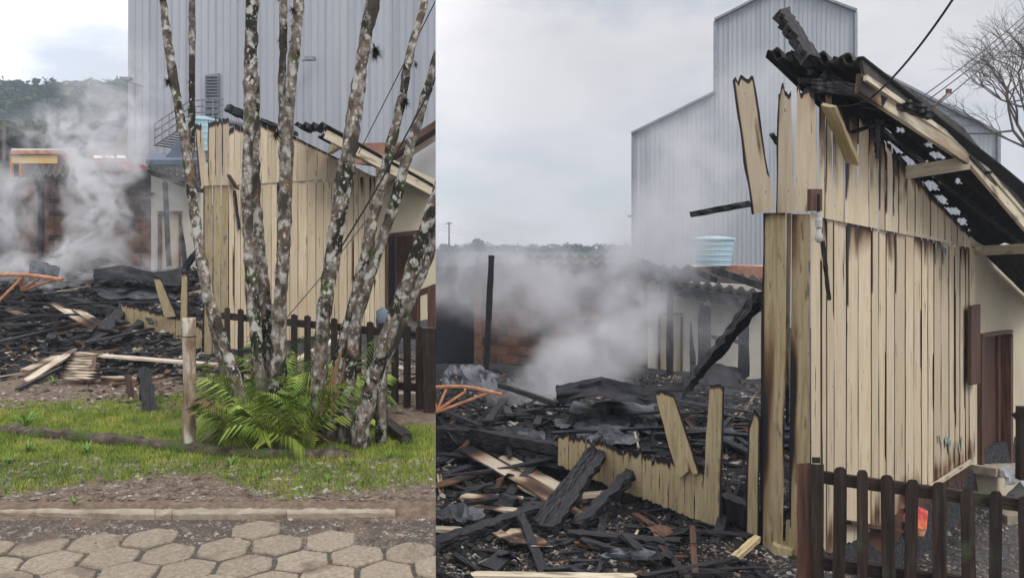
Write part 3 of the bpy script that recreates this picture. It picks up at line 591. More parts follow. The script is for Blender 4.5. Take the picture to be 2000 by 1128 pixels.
# ---- rubble with shapes of its own
def bz(name, a, b, w, t, m, label, cat, da=.05, db=.05, grp=None, **k):
    return beam(name, ground(*a, da), ground(*b, db), w, t, m, label=label, cat=cat, group=grp, **k)
def orange_frame(A, Bp, feet, label, r=.035):
    t = thing('bent_truss', label, 'metal frame', (A+Bp)/2-Vector((0, 0, .5)))
    mid = (A+Bp)/2+Vector((0, 0, .05)); pts, rd = path([(A, r), (mid, r), (Bp, r)], 10); mk('top_bar', *tube_vf(pts, rd, 6), 'rust_paint', t)
    for (f, q) in feet: mk('strut', *tube_vf([A.lerp(Bp, f), q], [r*.8, r*.8], 6), 'rust_paint', t)
Y = 14.6; orange_frame(at(-20, 538, Y), at(122, 546, Y-.3), [(.45, at(42, 566, Y)), (.68, at(42, 566, Y)), (.9, at(44, 567, Y)), (.45, at(-20, 605, Y-.4))], 'bent orange steel roof frame lying on the heap before the brick outbuilding')
def sheet(name, grid, mat_, label, cat='metal sheet', th=.006, sub=5, nz=.04, grp=None):
    """crumpled sheet: rows of world points, subdivided and dented"""
    rows = len(grid); cols_ = len(grid[0]); V = []; F = []; nr = (rows-1)*sub; nc = (cols_-1)*sub; s0 = R.random()*40
    for j in range(nr+1):
        for i in range(nc+1):
            y, x = j/sub, i/sub; j0 = min(int(y), rows-2); i0 = min(int(x), cols_-2); fy, fx = y-j0, x-i0
            p = grid[j0][i0].lerp(grid[j0][i0+1], fx).lerp(grid[j0+1][i0].lerp(grid[j0+1][i0+1], fx), fy)
            V.append(p+Vector((noise.noise(Vector((i*.45, j*.45, s0))), noise.noise(Vector((i*.45, j*.45, s0+9))), noise.noise(Vector((i*.5, j*.5, s0+5)))+.5*abs(noise.noise(Vector((i*1.1, j*1.1, s0))))))*nz)
    n = nc+1; K = len(V); V += [v-Vector((0, 0, th))+Vector((0, th, 0)) for v in V]
    for j in range(nr):
        for i in range(nc): a = j*n+i; F.append((a, a+1, a+n+1, a+n)); F.append((K+a, K+a+n, K+a+n+1, K+a+1))
    for i in range(nc): F.append((i, K+i, K+i+1, i+1)); a = nr*n+i; F.append((a, a+1, K+a+1, K+a))
    for j in range(nr): a = j*n; F.append((a, a+n, K+a+n, K+a)); a += nc; F.append((a, K+a, K+a+n, a+n))
    return mk(name, V, F, mat_, label=label, cat=cat, group=grp)
sheet('scrap_metal', [[at(60, 508, 15.6), at(88, 512, 15.5), at(116, 522, 15.4)], [at(55, 545, 15.3), at(85, 552, 15.2), at(112, 556, 15.1)]], 'burnt_metal', 'grey scorched metal panel leaning behind the bent roof frame of the trunk site')
def tent(Y, pts_top, pts_low, label): return sheet('metal_sheet', [[at(x, y+14, Y+1.1+q) for x, y, q in pts_top], [at(x, y, Y+q) for x, y, q in pts_top], [at(x, lerp(y, y2, .55), Y-.1+q) for (x, y, q), (_, y2, _2) in zip(pts_top, pts_low)], [at(x, y, Y-.05+q) for x, y, q in pts_low]], 'dark_metal', label, nz=.022)
tent(16.2, [(182, 527, 0), (238, 517, .5), (300, 532, .1), (362, 524, .3)], [(190, 556, 0), (240, 540, .2), (296, 552, 0), (350, 560, 0)], 'dark buckled roof sheet peaked like a tent behind the low wall stub')
sheet('metal_sheet', [[ground(185, 568, .12), ground(240, 562, .12), ground(330, 566, .12)], [ground(200, 582, .1), ground(260, 584, .1), ground(345, 585, .1)]], 'burnt_metal', 'flat silvery crumpled sheet lying on the ash before the tent-like sheet', nz=.06)
bz('charred_rafter', (335, 560), (388, 488), .13, .1, 'char', 'charred rafter leaning against the jagged boarded wall of the trunk site', 'beam', .05, .9, ch=1)
bz('charred_beam', (94, 575), (222, 612), .2, .15, 'char', 'long charred beam lying behind the pair of pale split planks', 'beam', .15, .15, ch=1)
bz('charred_beam', (186, 668), (247, 597), .24, .1, 'char', 'wide cracked charred beam propped on the end of the low wall stub', 'beam', .04, .2, ch=1)
bz('charred_beam', (226, 671), (287, 621), .16, .1, 'char', 'narrow charred beam propped against the middle of the low wall stub', 'beam', .04, .15, ch=1)
bz('charred_beam', (95, 675), (190, 655), .16, .1, 'char', 'charred beam lying flat across the gravel below the pale planks', 'beam', ch=1)
bz('plank', (106, 592), (203, 650), .24, .03, 'raw_wood', 'broad pale split plank sloping from the heap towards the gravel', 'plank', .22, .08, ch=.2, ends=.3)
bz('plank', (150, 605), (208, 640), .16, .03, 'raw_wood', 'shorter pale plank lying alongside the broad split plank', 'plank', .2, .1, ch=.2, ends=.2)
bz('long_plank', (149, 690), (425, 712), .16, .03, 'raw_wood', 'very long pale plank running from the slat panel to the trunks', 'plank', .12, .12, seg=14, jit=.006)
bz('long_plank', (0, 738), (115, 714), .06, .03, 'raw_wood', 'thin pale strip lying out over the grass from the slat panel', 'plank', .05, .1, ch=.25)
bz('plank', (55, 742), (137, 690), .13, .03, 'raw_wood', 'pale board fanned out steeply beside the slat panel', 'plank', .06, .12, ch=.2)
bz('plank', (34, 760), (118, 718), .06, .03, 'char', 'thin blackened lath fanned out beside the slat panel', 'plank', .04, .12, ch=1)
bz('plank', (52, 722), (112, 696), .16, .03, 'raw_wood', 'short pale board fanned out shallowly beside the slat panel', 'plank', .06, .1, ch=.2)
sp = thing('pallet', 'fallen panel of pale wooden slats lying on the grass edge', 'pallet', ground(160, 735))
for i in range(9):
    y = 692+i*5.6; beam('slat', ground(140-i*2.6, y, .18-.012*i), ground(196-i*.8, y+1+i*.5, .18-.012*i), .09, .025, 'raw_wood', sp, seg=4, jit=.006, ch=.15, ends=.3)
beam('end_rail', ground(186, 692, .12), ground(180, 738, .06), .05, .05, 'brown_wood', sp)
bz('charred_stake', (292, 803), (281, 722), .14, .07, 'char', 'upright charred stake with a split top in the grass', 'stake', 0, .42, ch=1)
bz('stake', (258, 778), (250, 733), .07, .05, 'brown_wood', 'short reddish brown stake near the charred split stake', 'stake', 0, .26)
# random small laths on the heap
def litter(boxpx, n, mats, label, cat, grp, wl=(.04, .12), ll=(.3, 1.2), dz=.06, name='lath', chs=(0, 1)):
    for _ in range(n):
        x = R.uniform(boxpx[0], boxpx[2]); y = R.uniform(boxpx[1], boxpx[3]); p = ground(x, y, dz)
        a = R.uniform(0, math.pi); l = R.uniform(*ll)/2; d = Vector((math.cos(a), math.sin(a)*.9, R.uniform(-.12, .12)))*l
        f = zl if SIDE[0] == 'L' else zr; A, B = p-d, p+d
        A.z = max(A.z, f(A.x, A.y)+.02); B.z = max(B.z, f(B.x, B.y)+.02)
        m = R.choice(mats); w_ = R.uniform(*wl); c_ = 1. if m == 'char' else R.uniform(*chs)*.8
        look = ('long ' if l > (ll[0]+ll[1])/4 else 'short ')+('broad ' if w_ > sum(wl)/2 else 'thin ')+({'char': 'black charred', 'brown_wood': 'reddish brown', 'raw_wood': 'pale', 'dark_metal': 'dark tin'}[m] if c_ in (1.,) or c_ < .45 else 'scorched '+('brown' if m == 'brown_wood' else 'pale' if m == 'raw_wood' else 'tin'))
        beam(name, A, B, w_, R.uniform(.015, .04), m, seg=4, jit=.008, ch=c_, jag=.8, label=label.replace('small burnt', look), cat=cat, group=look+' laths'+grp[11:])
litter((0, 560, 235, 690), 60, ['char', 'char', 'char', 'brown_wood', 'raw_wood'], 'small burnt lath scattered on the heap before the brick outbuilding', 'lath', 'burnt laths on the heap of the trunk site')
litter((200, 680, 440, 745), 26, ['char', 'char', 'brown_wood', 'raw_wood'], 'small burnt lath scattered on soil between slat panel and trunks', 'lath', 'burnt laths near the slat panel', ll=(.2, .7))
litter((190, 530, 395, 600), 30, ['char', 'char', 'char', 'brown_wood'], 'small burnt lath lying in ash behind the low wall stub', 'lath', 'burnt laths behind the wall stub')
def debris(name, side, n, region, mat_, label, size=(.02, .07), chp=.75):
    mb = MB(); f = zl if side == 'L' else zr
    for _ in range(n):
        q = region()
        if not q: continue
        X, Y = q; s = R.uniform(*size)*(1 if R.random() < .85 else 1.8); V, F = box_vf((0, 0, 0), s*2, s*R.uniform(.4, 1.2), s*R.uniform(.1, .35))
        m = Matrix.Rotation(R.uniform(0, 6.3), 3, 'Z') @ Matrix.Rotation(R.uniform(-.5, .5), 3, 'X') @ Matrix.Rotation(R.uniform(-.5, .5), 3, 'Y'); b = Vector((X, Y, f(X, Y)))
        c = 1. if R.random() < chp else R.uniform(0, .4); mb.add([b+m @ (v*R.uniform(.75, 1.25)) for v in V], F, c)
    return mk(name, mb.V, mb.F, mat_, ch=mb.C, kind='stuff', label=label, cat='debris', clip=False)
def regL(s0, s1, y0, y1, cond=None):
    def f():
        Y = R.uniform(y0, y1); s = R.uniform(s0, s1); return (s*Y, Y) if (not cond or cond(s*Y, Y)) else None
    return f
litter((0, 545, 300, 660), 24, ['char', 'char', 'char', 'dark_metal'], 'small burnt beam tangled on the heap before the brick outbuilding', 'beam', 'burnt laths tangled on the heap', wl=(.08, .16), ll=(1.0, 2.4), dz=.16, name='charred_beam')
debris('burnt_debris', 'L', 4200, regL(-.68, -.405, 11.0, 20), 'shards', 'black charcoal and splinters covering the burnt heap before the brick outbuilding', (.02, .10), .82)
debris('burnt_debris', 'L', 900, regL(-.55, SEAM-.005, 9.2, 12.4), 'shards', 'scattered splinters and chips on bare soil behind the trunks', (.015, .05), .5)
def stones(name, side, n, region, label, size):
    V = []; F = []; f = zl if side == 'L' else zr
    for _ in range(n):
        q = region()
        if not q: continue
        X, Y = q; s = R.uniform(*size)*(1 if R.random() < .9 else 2.); k = len(V); b = Vector((X, Y, f(X, Y)+s*.2)); a = R.uniform(0, 6.3); ca, sa = math.cos(a)*s, math.sin(a)*s
        j = lambda: R.uniform(.6, 1.3)
        V += [b+Vector((ca*j(), sa*j(), 0)), b+Vector((-sa*j(), ca*j(), 0)), b+Vector((-ca*j(), -sa*j(), 0)), b+Vector((sa*j(), -ca*j(), 0)), b+Vector((0, 0, s*.6*j())), b-Vector((0, 0, s*.5))]
        for t_ in range(4): F.append((k+t_, k+(t_+1) % 4, k+4)); F.append((k+(t_+1) % 4, k+t_, k+5))
    return mk(name, V, F, 'stone_mix', kind='stuff', label=label, cat='gravel', clip=False)
stones('gravel', 'L', 3600, regL(-.68, SEAM-.003, 5.05, 5.62), 'loose gravel and grit between pavers and kerb', (.004, .014))
stones('gravel', 'L', 9000, regL(-.68, SEAM-.003, 4.3, 5.5), 'fine grit scattered over the hexagonal pavers', (.003, .008))
stones('gravel', 'L', 4200, regL(-.68, SEAM-.003, 5.8, 6.9), 'small stones in the bare strip of verge behind the kerb', (.005, .018))
stones('gravel', 'L', 3500, regL(-.68, SEAM-.003, 8.6, 13.2), 'dark grey gravel on the soil behind the grass', (.01, .03))
# ---- road: hexagonal pavers, kerb, edging
rz_ = rad(12); hexr = .192; i = 0
mat('road_grit', [(.3, (.035, .03, .027)), (.5, (.09, .075, .062)), (.7, (.22, .19, .165))], 60, detail=8, rough=.95, bump=.8, bscale=120, rgh=.8, patch=[(2.5, .55, .65, (.17, .12, .085), (1, 1, 1))])
rb = mk('road', [(-7, 3.2, .004), (SEAM*3.2, 3.2, .004), (SEAM*5.6, 5.6, .004), (-7, 5.6, .004)], [(0, 1, 2, 3)], 'road_grit', kind='structure', label='gritty road bed under the hexagonal pavers', clip=False)
for a in range(-26, 26):
    for b in range(-14, 14):
        u = hexr*1.78*(a+(b % 2)*.5); v = hexr*1.54*b; X = -2.0+u*math.cos(rz_)-v*math.sin(rz_); Y = 4.72+u*math.sin(rz_)+v*math.cos(rz_)
        s = X/Y
        if Y < 4.2 or Y > 5.33+.1*math.sin(X*2) or s < -.72 or s > SEAM+.03: continue
        if R.random() < .05 or (X > -1.1 and R.random() < .3): continue
        V = []; e = R.uniform(-.010, .006); tx, ty = R.uniform(-.02, .02), R.uniform(-.02, .02); nn = 18
        for lay, (rr_, zz) in enumerate(((1, -.02), (.985, .012), (.94, .020))):
            for k in range(nn):
                t_ = 2*math.pi*k/nn+math.pi/6+rz_; hx = .93*math.cos(math.pi/6)/math.cos(((t_-rz_-math.pi/6) % (math.pi/3))-math.pi/6); hx = min(hx, .92)
                rr2 = hexr*hx*rr_*(1.03+.12*noise.noise(Vector((X*9+math.cos(t_)*1.3, Y*9+math.sin(t_)*1.3, 0)))+.05*noise.noise(Vector((X*9+k, Y*9, 0)))); x_, y_ = rr2*math.cos(t_), rr2*math.sin(t_); V.append((X+x_, Y+y_, zz+e+x_*tx+y_*ty))
        F = [(l*nn+k, l*nn+(k+1) % nn, (l+1)*nn+(k+1) % nn, (l+1)*nn+k) for l in range(2) for k in range(nn)]+[tuple(2*nn+k for k in range(nn))]
        mk('paver', V, F, 'paver', rb)
kb = thing('kerb', 'worn concrete kerb strip between pavers and grass verge', 'kerb', (-2.2, 5.67, 0))
def kerb_y(px): return interp([(-30, 5.72), (300, 5.66), (850, 5.70)], px)
for a, b in [(-40, 302), (303, 336), (337, 560), (560.6, 772), (800, 851)]:
    V = []; F = []; m_ = 16
    for i in range(m_+1):
        px = lerp(a, b, i/m_); Y = kerb_y(px)+.01*noise.noise(Vector((px*.05, 0, 0))); X = (px-CX)/FOC*Y; dz = -.05 if a > 780 else .01*noise.noise(Vector((px*.03, 4, 0)))
        for (dy, z) in ((-.055, -.03), (-.055, .040), (-.045, .050), (.045, .055), (.06, .045), (.06, -.02)): V.append((X+dy*X/Y, Y+dy+R.uniform(-.003, .003), z+dz+R.uniform(-.004, .004)))
    for i in range(m_):
        for j in range(5): q = i*6+j; F.append((q, q+6, q+7, q+1))
    F += [tuple(range(6)), tuple(range(m_*6+5, m_*6-1, -1))]; mk('kerb_stone', V, F, 'kerb_stone', kb)
pts = [ground(x, y, -.005+.012*math.sin(x*.07)) for x, y in [(-20, 842), (90, 852), (200, 862), (300, 872), (365, 880), (440, 888), (560, 893), (690, 893)]]
mat('edging', [(.3, (.03, .024, .016)), (.5, (.075, .06, .045)), (.7, (.15, .13, .10))], 14, detail=8, rough=.95, bump=.8, patch=[(3, .52, .62, (.06, .085, .02), (1, 1, 1))])
pp, rd = path([(p, .075) for p in pts], 90); mk('edging_log', *tube_vf(pp, rd, 9, .55, 7), 'edging', smooth=True, label='half buried mossy edging log running past the whitewashed post', cat='log')
# ---- whitewashed post
p0 = ground(368, 876); p1 = at(369, 620, p0.y); pp, rd = path([(p0-Vector((0, 0, .1)), .062), (p0.lerp(p1, .5)+Vector((.008, 0, 0)), .058), (p1, .06)], 22)
t = thing('fence_post', 'round weathered whitewashed post standing alone in the grass', 'post', p0); mk('post', *tube_vf(pp, rd, 14, .10, 5), 'post_bark', t, smooth=True)
mk('wire_tie', *tube_vf([pp[18]+Vector((.064*math.cos(a*.7), .064*math.sin(a*.7), 0)) for a in range(10)], [.004]*10, 5), 'cable', t)
for z_, sg_ in ((640, 12),): pass
# ---- picket fence behind the trunks
PF = Plane(440, 10.6, 853, 8.7); fn = thing('picket_fence', 'dark mossy picket fence in front of the trunk side house', 'fence', PF(640, 760))
ft = lambda x: interp([(436, 606), (600, 622), (740, 636), (853, 648)], x)
for x in list(range(438, 690, 26))+list(range(692, 840, 24)):
    gy = HY+(EYE-.12)*FOC/PF(x, 700).y; w_ = lerp(12, 15, (x-438)/400)
    board(PF, 'picket', (x, ft(x)-4, x+w_, ft(x)-3, x, gy, x+w_, gy), 'dark_fence', fn, rows=5, cols=2, jt=3, sharp=True, o=.03, wob=.4)
for dy in (10, 112): beam('rail', PF(434, ft(434)+dy, -.01), PF(850, ft(850)+dy, -.01), .04, .09, 'dark_fence', fn, jit=.004, seg=12, jag=.05)
beam('gate_post', PF(839, 850, .02), PF(839, 640, .02), .13, .13, 'dark_fence', fn, jit=.004, jag=.05)
PS = Plane(800, 12.6, 853, 12.4); rl = thing('stair_railing', 'dark brown wooden stair railing by the doorway behind the trunks', 'railing', PS(835, 640))
beam('newel', PS(843, 650), PS(843, 560), .12, .12, 'brown_wood', rl, jit=.003, jag=.05); beam('handrail', PS(815, 574), PS(851, 560), .06, .1, 'brown_wood', rl, jit=.003, jag=.05)
beam('baluster', PS(818, 640), PS(818, 572), .05, .05, 'brown_wood', rl, jit=.003)
bz('leaning_plank', (562, 712), (705, 636), .11, .035, 'raw_wood', 'pale plank leaning up through the trunk cluster', 'plank', .25, .62, jit=.005)
p = RF2(747, 640, .5); mk('blue_bag', *tube_vf([p, p+Vector((.02, 0, .15)), p+Vector((0, 0, .3)), p+Vector((.02, 0, .36))], [.12, .14, .11, .03], 10, .3), 'blue_roof', smooth=True, label='small dark blue bag hanging by the brown door post', cat='bag')
mk('stone_block', *box_vf(ground(790, 786, -.02), .3, .18, .12, .3), 'kerb_stone', label='pale flat stone block on gravel by the dark gate post', cat='stone')
bz('fallen_post', (715, 800), (795, 858), .12, .1, 'dark_fence', 'fallen dark post lying on gravel beside the dark gate post', 'post', .05, .05)

# ---- lichen covered palm trunks
TR = [  # knots (x, y, half width in photo pixels), distance at top and foot, label
 ([(311, -60, 8), (318, 0, 8), (332, 110, 10), (350, 220, 10), (368, 320, 11), (385, 450, 11), (408, 580, 12), (440, 680, 12), (475, 790, 14)], 7.9, 7.7, 'slender kinked trunk nearest the wall stub, leaning in from the low hill side'),
 ([(375, -60, 6), (375, 60, 7), (375, 200, 7), (373, 320, 9), (384, 450, 9), (402, 560, 10), (424, 660, 11), (455, 780, 12)], 8.3, 8.0, 'thinnest upright trunk crossing behind the slender kinked trunk'),
 ([(494, -60, 13), (492, 40, 14), (489, 150, 14), (484, 290, 11), (482, 400, 12), (489, 520, 13), (499, 640, 13), (512, 760, 16)], 7.8, 7.7, 'thick straight mossy trunk in front of the charred ridge beam'),
 ([(500, 150, 8), (499, 250, 10), (497, 340, 12), (502, 440, 13), (514, 550, 14), (524, 640, 14), (535, 770, 17)], 8.05, 7.8, 'trunk growing tight against the thick straight mossy trunk'),
 ([(553, -60, 7), (553, 40, 9), (552, 130, 8), (551, 230, 9), (556, 330, 12), (553, 450, 12)], 8.0, 7.75, 'thin dark mossy fork joined to the white blotched trunk'),
 ([(588, -60, 10), (582, 20, 12), (574, 110, 12), (564, 220, 13), (559, 320, 15), (556, 430, 15), (550, 540, 15), (545, 640, 17), (542, 780, 20)], 7.7, 7.6, 'white blotched trunk forking beside the jagged cream gable'),
 ([(742, -60, 14), (728, 10, 15), (708, 110, 15), (693, 220, 17), (678, 320, 19), (660, 430, 18), (645, 530, 17), (630, 640, 16), (620, 790, 17)], 7.5, 7.4, 'thickest leaning trunk with a dark hanging tuft'),
 ([(846, -60, 7), (828, 10, 8), (800, 110, 9), (783, 200, 10), (757, 310, 11), (735, 400, 12), (715, 490, 12), (692, 590, 13), (668, 680, 14), (650, 790, 16)], 7.7, 7.5, 'slim leaning trunk with small air plants along it'),
 ([(872, 40, 9), (848, 130, 10), (832, 185, 10), (802, 285, 11), (772, 390, 12), (742, 480, 12), (716, 560, 13), (694, 640, 14), (676, 800, 16)], 7.55, 7.45, 'slim leaning trunk followed by a black cable'),
 ([(880, 300, 15), (852, 390, 16), (826, 460, 16), (800, 540, 16), (770, 620, 17), (738, 710, 18), (705, 830, 22)], 7.3, 7.25, 'pale thick trunk leaning hardest over the dark gate'),
 ([(880, 380, 10), (856, 440, 11), (838, 500, 11), (812, 560, 12), (780, 640, 12), (745, 720, 13)], 7.45, 7.35, 'pale narrow trunk pressed behind the hardest leaning trunk'),
]
def tuft(p, r, n, parent, m='moss_dark', nm='air_plant'):
    mb = MB()
    for _ in range(n):
        d = Vector((R.gauss(0, 1), R.gauss(0, 1), R.gauss(.1, .8))).normalized(); s = d.cross(Vector((0, 0, 1))+d*.01).normalized()*r*.05; l = r*R.uniform(.5, 1.1); q = p+d*l+Vector((0, 0, -l*.25))
        mb.add([p-s, p+s, q], [(0, 1, 2)])
    mk(nm, mb.V, mb.F, m, parent)
for (kn, yt, yb, lb) in TR:
    n = len(kn); pts = [(at(x, y, lerp(yt, yb, i/(n-1))), w_*.84/FOC*lerp(yt, yb, i/(n-1))) for i, (x, y, w_) in enumerate(kn)]
    pp, rd = path(pts, 70); base = pp[-1].copy(); base.z = zl(base.x, base.y)
    rd = [r*(1+.10*noise.noise(Vector((i*.5, kn[0][0], 0)))) for i, r in enumerate(rd)]
    if kn[-1][1] > 700: pp.append(Vector((pp[-1].x, pp[-1].y, zl(base.x, base.y)-.1))); rd.append(rd[-1]*1.15)
    t = thing('palm_tree', lb, 'tree', base, 'lichen covered trunks in the cluster'); mk('trunk', *tube_vf(pp, rd, 16, .38, 9), 'bark_lichen', t, smooth=True)
    for _ in range(5):
        i = R.randrange(4, 50)
        if (pp[i]-EYEV).dot(SN) < -.15: tuft(pp[i]+Vector((R.choice((-1, 1))*rd[i]*.9, -rd[i]*.3, 0)), R.uniform(.03, .07), 30, t)
    TR_last = t
    if 'hanging tuft' in lb: tuft(at(733, 100, 7.5), .13, 150, t); 
    if 'air plants' in lb: tuft(at(793, 198, 7.6), .09, 110, t); tuft(at(812, 125, 7.65), .06, 60, t)
    if 'kinked' in lb: tuft(at(328, 160, 7.8), .09, 90, t)
    if 'forking' in lb: tuft(at(540, 262, 7.55), .11, 130, t); tuft(at(572, 20, 7.6), .08, 90, t)
# ---- palm shoots at the foot of the cluster
def frond(base, az, length, rise, droop, parent, m, nl=22, ll=.36):
    mb = MB(); d = Vector((math.cos(az), math.sin(az), 0)); side = Vector((-d.y, d.x, 0)); P_ = []
    for i in range(nl+1):
        f = i/nl; P_.append(base+d*length*(f*.9)+Vector((0, 0, length*(rise*f-droop*f*f))))
    for i in range(nl):
        w_ = .006*(1-i/nl)+.002; mb.add([P_[i]-side*w_, P_[i]+side*w_, P_[i+1]+side*w_*.8, P_[i+1]-side*w_*.8], [(0, 1, 2, 3)])
        if i < 3: continue
        f = i/nl; l = ll*math.sin(math.pi*min(1, .18+f*.85))*R.uniform(.8, 1.1)+.04; t_ = (P_[i+1]-P_[i]).normalized()
        for sg in (-1, 1):
            e = (side*sg*.85+t_*.75+Vector((0, 0, .25))).normalized(); q1 = P_[i]+e*l*.5; q2 = P_[i]+e*l+Vector((0, 0, -l*.45)); wv = t_*l*.030
            mb.add([P_[i], q1-wv, q1+wv, q2], [(0, 1, 2), (1, 3, 2)])
    mk('frond', mb.V, mb.F, m, parent)
for (x, y, nf, ln, lb) in [(455, 805, 9, .42, 'small bright palm shoot nearest the whitewashed post'), (505, 825, 12, .6, 'spreading palm shoot below the thick straight mossy trunk'), (560, 800, 12, .62, 'tall feathery palm shoot in the middle of the cluster foot'), (600, 850, 12, .5, 'low yellow green palm shoot facing the kerb'), (650, 815, 10, .48, 'palm shoot under the thickest leaning trunk'), (700, 790, 9, .42, 'palm shoot next to the dark gate pickets'), (540, 858, 10, .42, 'low dark palm shoot brushing the edging log'), (470, 850, 9, .4, 'sprawling palm shoot between the lone post and the cluster'), (620, 780, 9, .55, 'upright palm shoot behind the leaning pale plank foot')]:
    p = ground(x, y+22, .0); t = thing('palm_shoot', lb, 'palm', p, 'palm shoots at the foot of the trunks')
    for k in range(nf): frond(p+Vector((R.uniform(-.05, .05), R.uniform(-.04, .04), .02)), k/nf*6.28+R.uniform(-.3, .3), ln*R.uniform(.8, 1.25), R.choice((R.uniform(1.6, 2.5), R.uniform(1.2, 1.9), R.uniform(.7, 1.2))), R.uniform(.6, 1.1), t, 'palm_green' if R.random() < .98 else 'palm_dry')
for (x, y, lb) in [(655, 700, 'dry brown palm sheath hanging on the trunk cluster')]:
    p = at(x, y, 7.25); t = thing('dry_sheath', lb, 'dry leaves', ground(x, 850))
    for k in range(7): q = p+Vector((R.uniform(-.1, .1), R.uniform(-.08, .08), R.uniform(-.1, .1))); beam('leaf_strip', q, q+Vector((R.uniform(-.15, .05), R.uniform(-.1, .05), -R.uniform(.3, .55))), R.uniform(.012, .03), .005, 'palm_dry', t, seg=4, jit=.006)
# ---- grass and weeds
V = []; F = []; rg = random.Random(11)
for _ in range(95000):
    Y = 5.85+rg.random()**.8*4.6; s = rg.uniform(-.70, SEAM-.004); X = s*Y; g = grassf(X, Y)
    if g+.5*noise.noise(Vector((X*3, Y*3, 2)))+rg.uniform(-.22, .22) < .56: continue
    z = zl(X, Y); h = rg.uniform(.018, .05)*(1+1.0*max(0, noise.noise(Vector((X*2.2, Y*2.2, 6))))); a = rg.uniform(0, 6.28); w_ = rg.uniform(.002, .0045); dx, dy = math.cos(a), math.sin(a); k = len(V); ln = rg.uniform(.2, 1.0)*h
    V += [(X-dy*w_, Y+dx*w_, z-.004), (X+dy*w_, Y-dx*w_, z-.004), (X+dx*ln, Y+dy*ln, z+h)]; F.append((k, k+1, k+2))
mk('grass', V, F, 'grass_blade', kind='stuff', label='short patchy green grass on verge and around the lone post', cat='grass', clip=False)
for i, (x, y, sz) in enumerate([(50, 828, .22), (170, 880, .14), (145, 985, .09), (55, 876, .14), (690, 905, .1), (450, 905, .12), (105, 745, .16), (760, 890, .1), (20, 900, .12), (510, 930, .08), (640, 935, .09)]):
    p = ground(x, y+6); mb = MB()
    for k in range(16):
        a = R.uniform(0, 6.28); d = Vector((math.cos(a), math.sin(a), R.uniform(.5, 2.2))).normalized(); l = sz*R.uniform(.5, 1.1); s_ = Vector((-d.y, d.x, 0)).normalized()*sz*.05
        q1 = p+d*l*.6; q2 = p+d*l+Vector((math.cos(a)*l*.25, math.sin(a)*l*.25, -l*.12)); mb.add([p-s_*.5, p+s_*.5, q1+s_, q1-s_, q2], [(0, 1, 2, 3), (3, 2, 4)])
    mk('weed', mb.V, mb.F, 'weed_leaf', label='small leafy weed tuft growing in the grass verge', cat='weed', group='weed tufts in the verge')
# ---- cables
wire('cable', at(700, 300, 12), at(862, -20, 9), .007, 'cable', .0, label='black cable rising from the white verge boards past the air plants', cat='cable')
wire('cable', at(655, 500, 7.2), at(862, 130, 7.0), .008, 'cable', .06, label='slack black cable following the slim leaning trunk', cat='cable')
wire('cable', at(560, 620, 9), at(790, 330, 12), .006, 'cable', .05, label='thin slack line crossing the cream boards between trunks', cat='cable')

# ================================================================== SITE WITH THE PICKET FENCE
SIDE[0] = 'R'
# ---- far ridge, poles
V = []; F = []; n = 60
for j in range(9):
    for i in range(n+1):
        Y = 210+j*12; s = lerp(SEAM-.0, .8, i/n); X = s*Y; V.append((X, Y, -2+2.6*sst(210, 280, Y)+1.0*noise.noise(Vector((X*.03, 2, 0)))*sst(210, 260, Y)))
for j in range(8):
    for i in range(n): a = j*(n+1)+i; F.append((a, a+1, a+n+2, a+n+1))
mk('hill', V, F, 'hill_soil', smooth=True, kind='structure', label='low far ridge behind the smoke')
mb = MB()
for i in range(110):
    s = lerp(SEAM+.004, .17, rr.random()); Y = rr.uniform(255, 280); r = rr.uniform(1.0, 2.2)*(1.9 if .0 < abs(s+.043) < .008 else 1); leaf_cloud(mb, Vector((s*Y, Y, .2+r*.5)), r, r*.8, 60, .5, rr)
mk('distant_wood', mb.V, mb.F, 'far_leaves', kind='stuff', label='faint tree line along the far ridge', cat='wood')
t = small_tree(938, 478, 150, 1.5, 5, 'lone round tree on the far ridge under the thin power lines', leaf=.35, cnt=700)
pl = thing('utility_pole', 'far utility pole with crossarm above the smoky ridge', 'pole', at(877, 500, 120)); b = at(877, 500, 120)
mk('pole', *tube_vf([b, at(877, 433, 120)], [.16, .12], 6), 'twig', pl); mk('crossarm', *box_vf(at(877, 437, 120), 1.0, .15, .15), 'twig', pl)
for k in range(3): wire('power_line', at(846, 434+k*6, 118), at(1020, 462+k*5, 260), .018, 'cable', .5, label='thin far power line sagging from the far utility pole', cat='power line', group='far power lines', clip=True)
# ---- warehouse with stepped roof
PV = Plane(1236, 46, 1950, 40); w2 = thing('warehouse', 'grey ribbed warehouse with tall gabled tower behind the burnt roof', 'warehouse', PV(1450, 700))
topv = lambda u: lerp(262, 182, (u-1236)/161) if u < 1397 else (lerp(42, -28, (u-1397)/137) if u < 1534 else lerp(-28, 24, (u-1534)/137)) if u < 1671 else lerp(120, 262, (u-1671)/280)
main = slab(PV, 'wall', [(1236.5, 262), (1396.5, 182.5), (1397.5, 42), (1534, -28), (1670.5, 24), (1671, 120), (1950, 262), (1950, 640), (1236.5, 640)], 'metal_siding', w2, o=-.16, th=12)
for a, b in ((1236, 1397), (1397, 1534), (1534, 1671), (1671, 1950)): ribbed(PV, a, b, lambda u, a=a, b=b: topv(min(max(u, a+.01), b-.01)), 640, main, 27)
for (a, b) in [((1234, 261), (1397, 180)), ((1396, 40), (1534, -30)), ((1534, -30), (1673, 22)), ((1671, 118), (1952, 261))]: beam('roof_trim', PV(*a, .12), PV(*b, .12), .5, .12, 'galvanised', w2, jit=.002, jag=0)
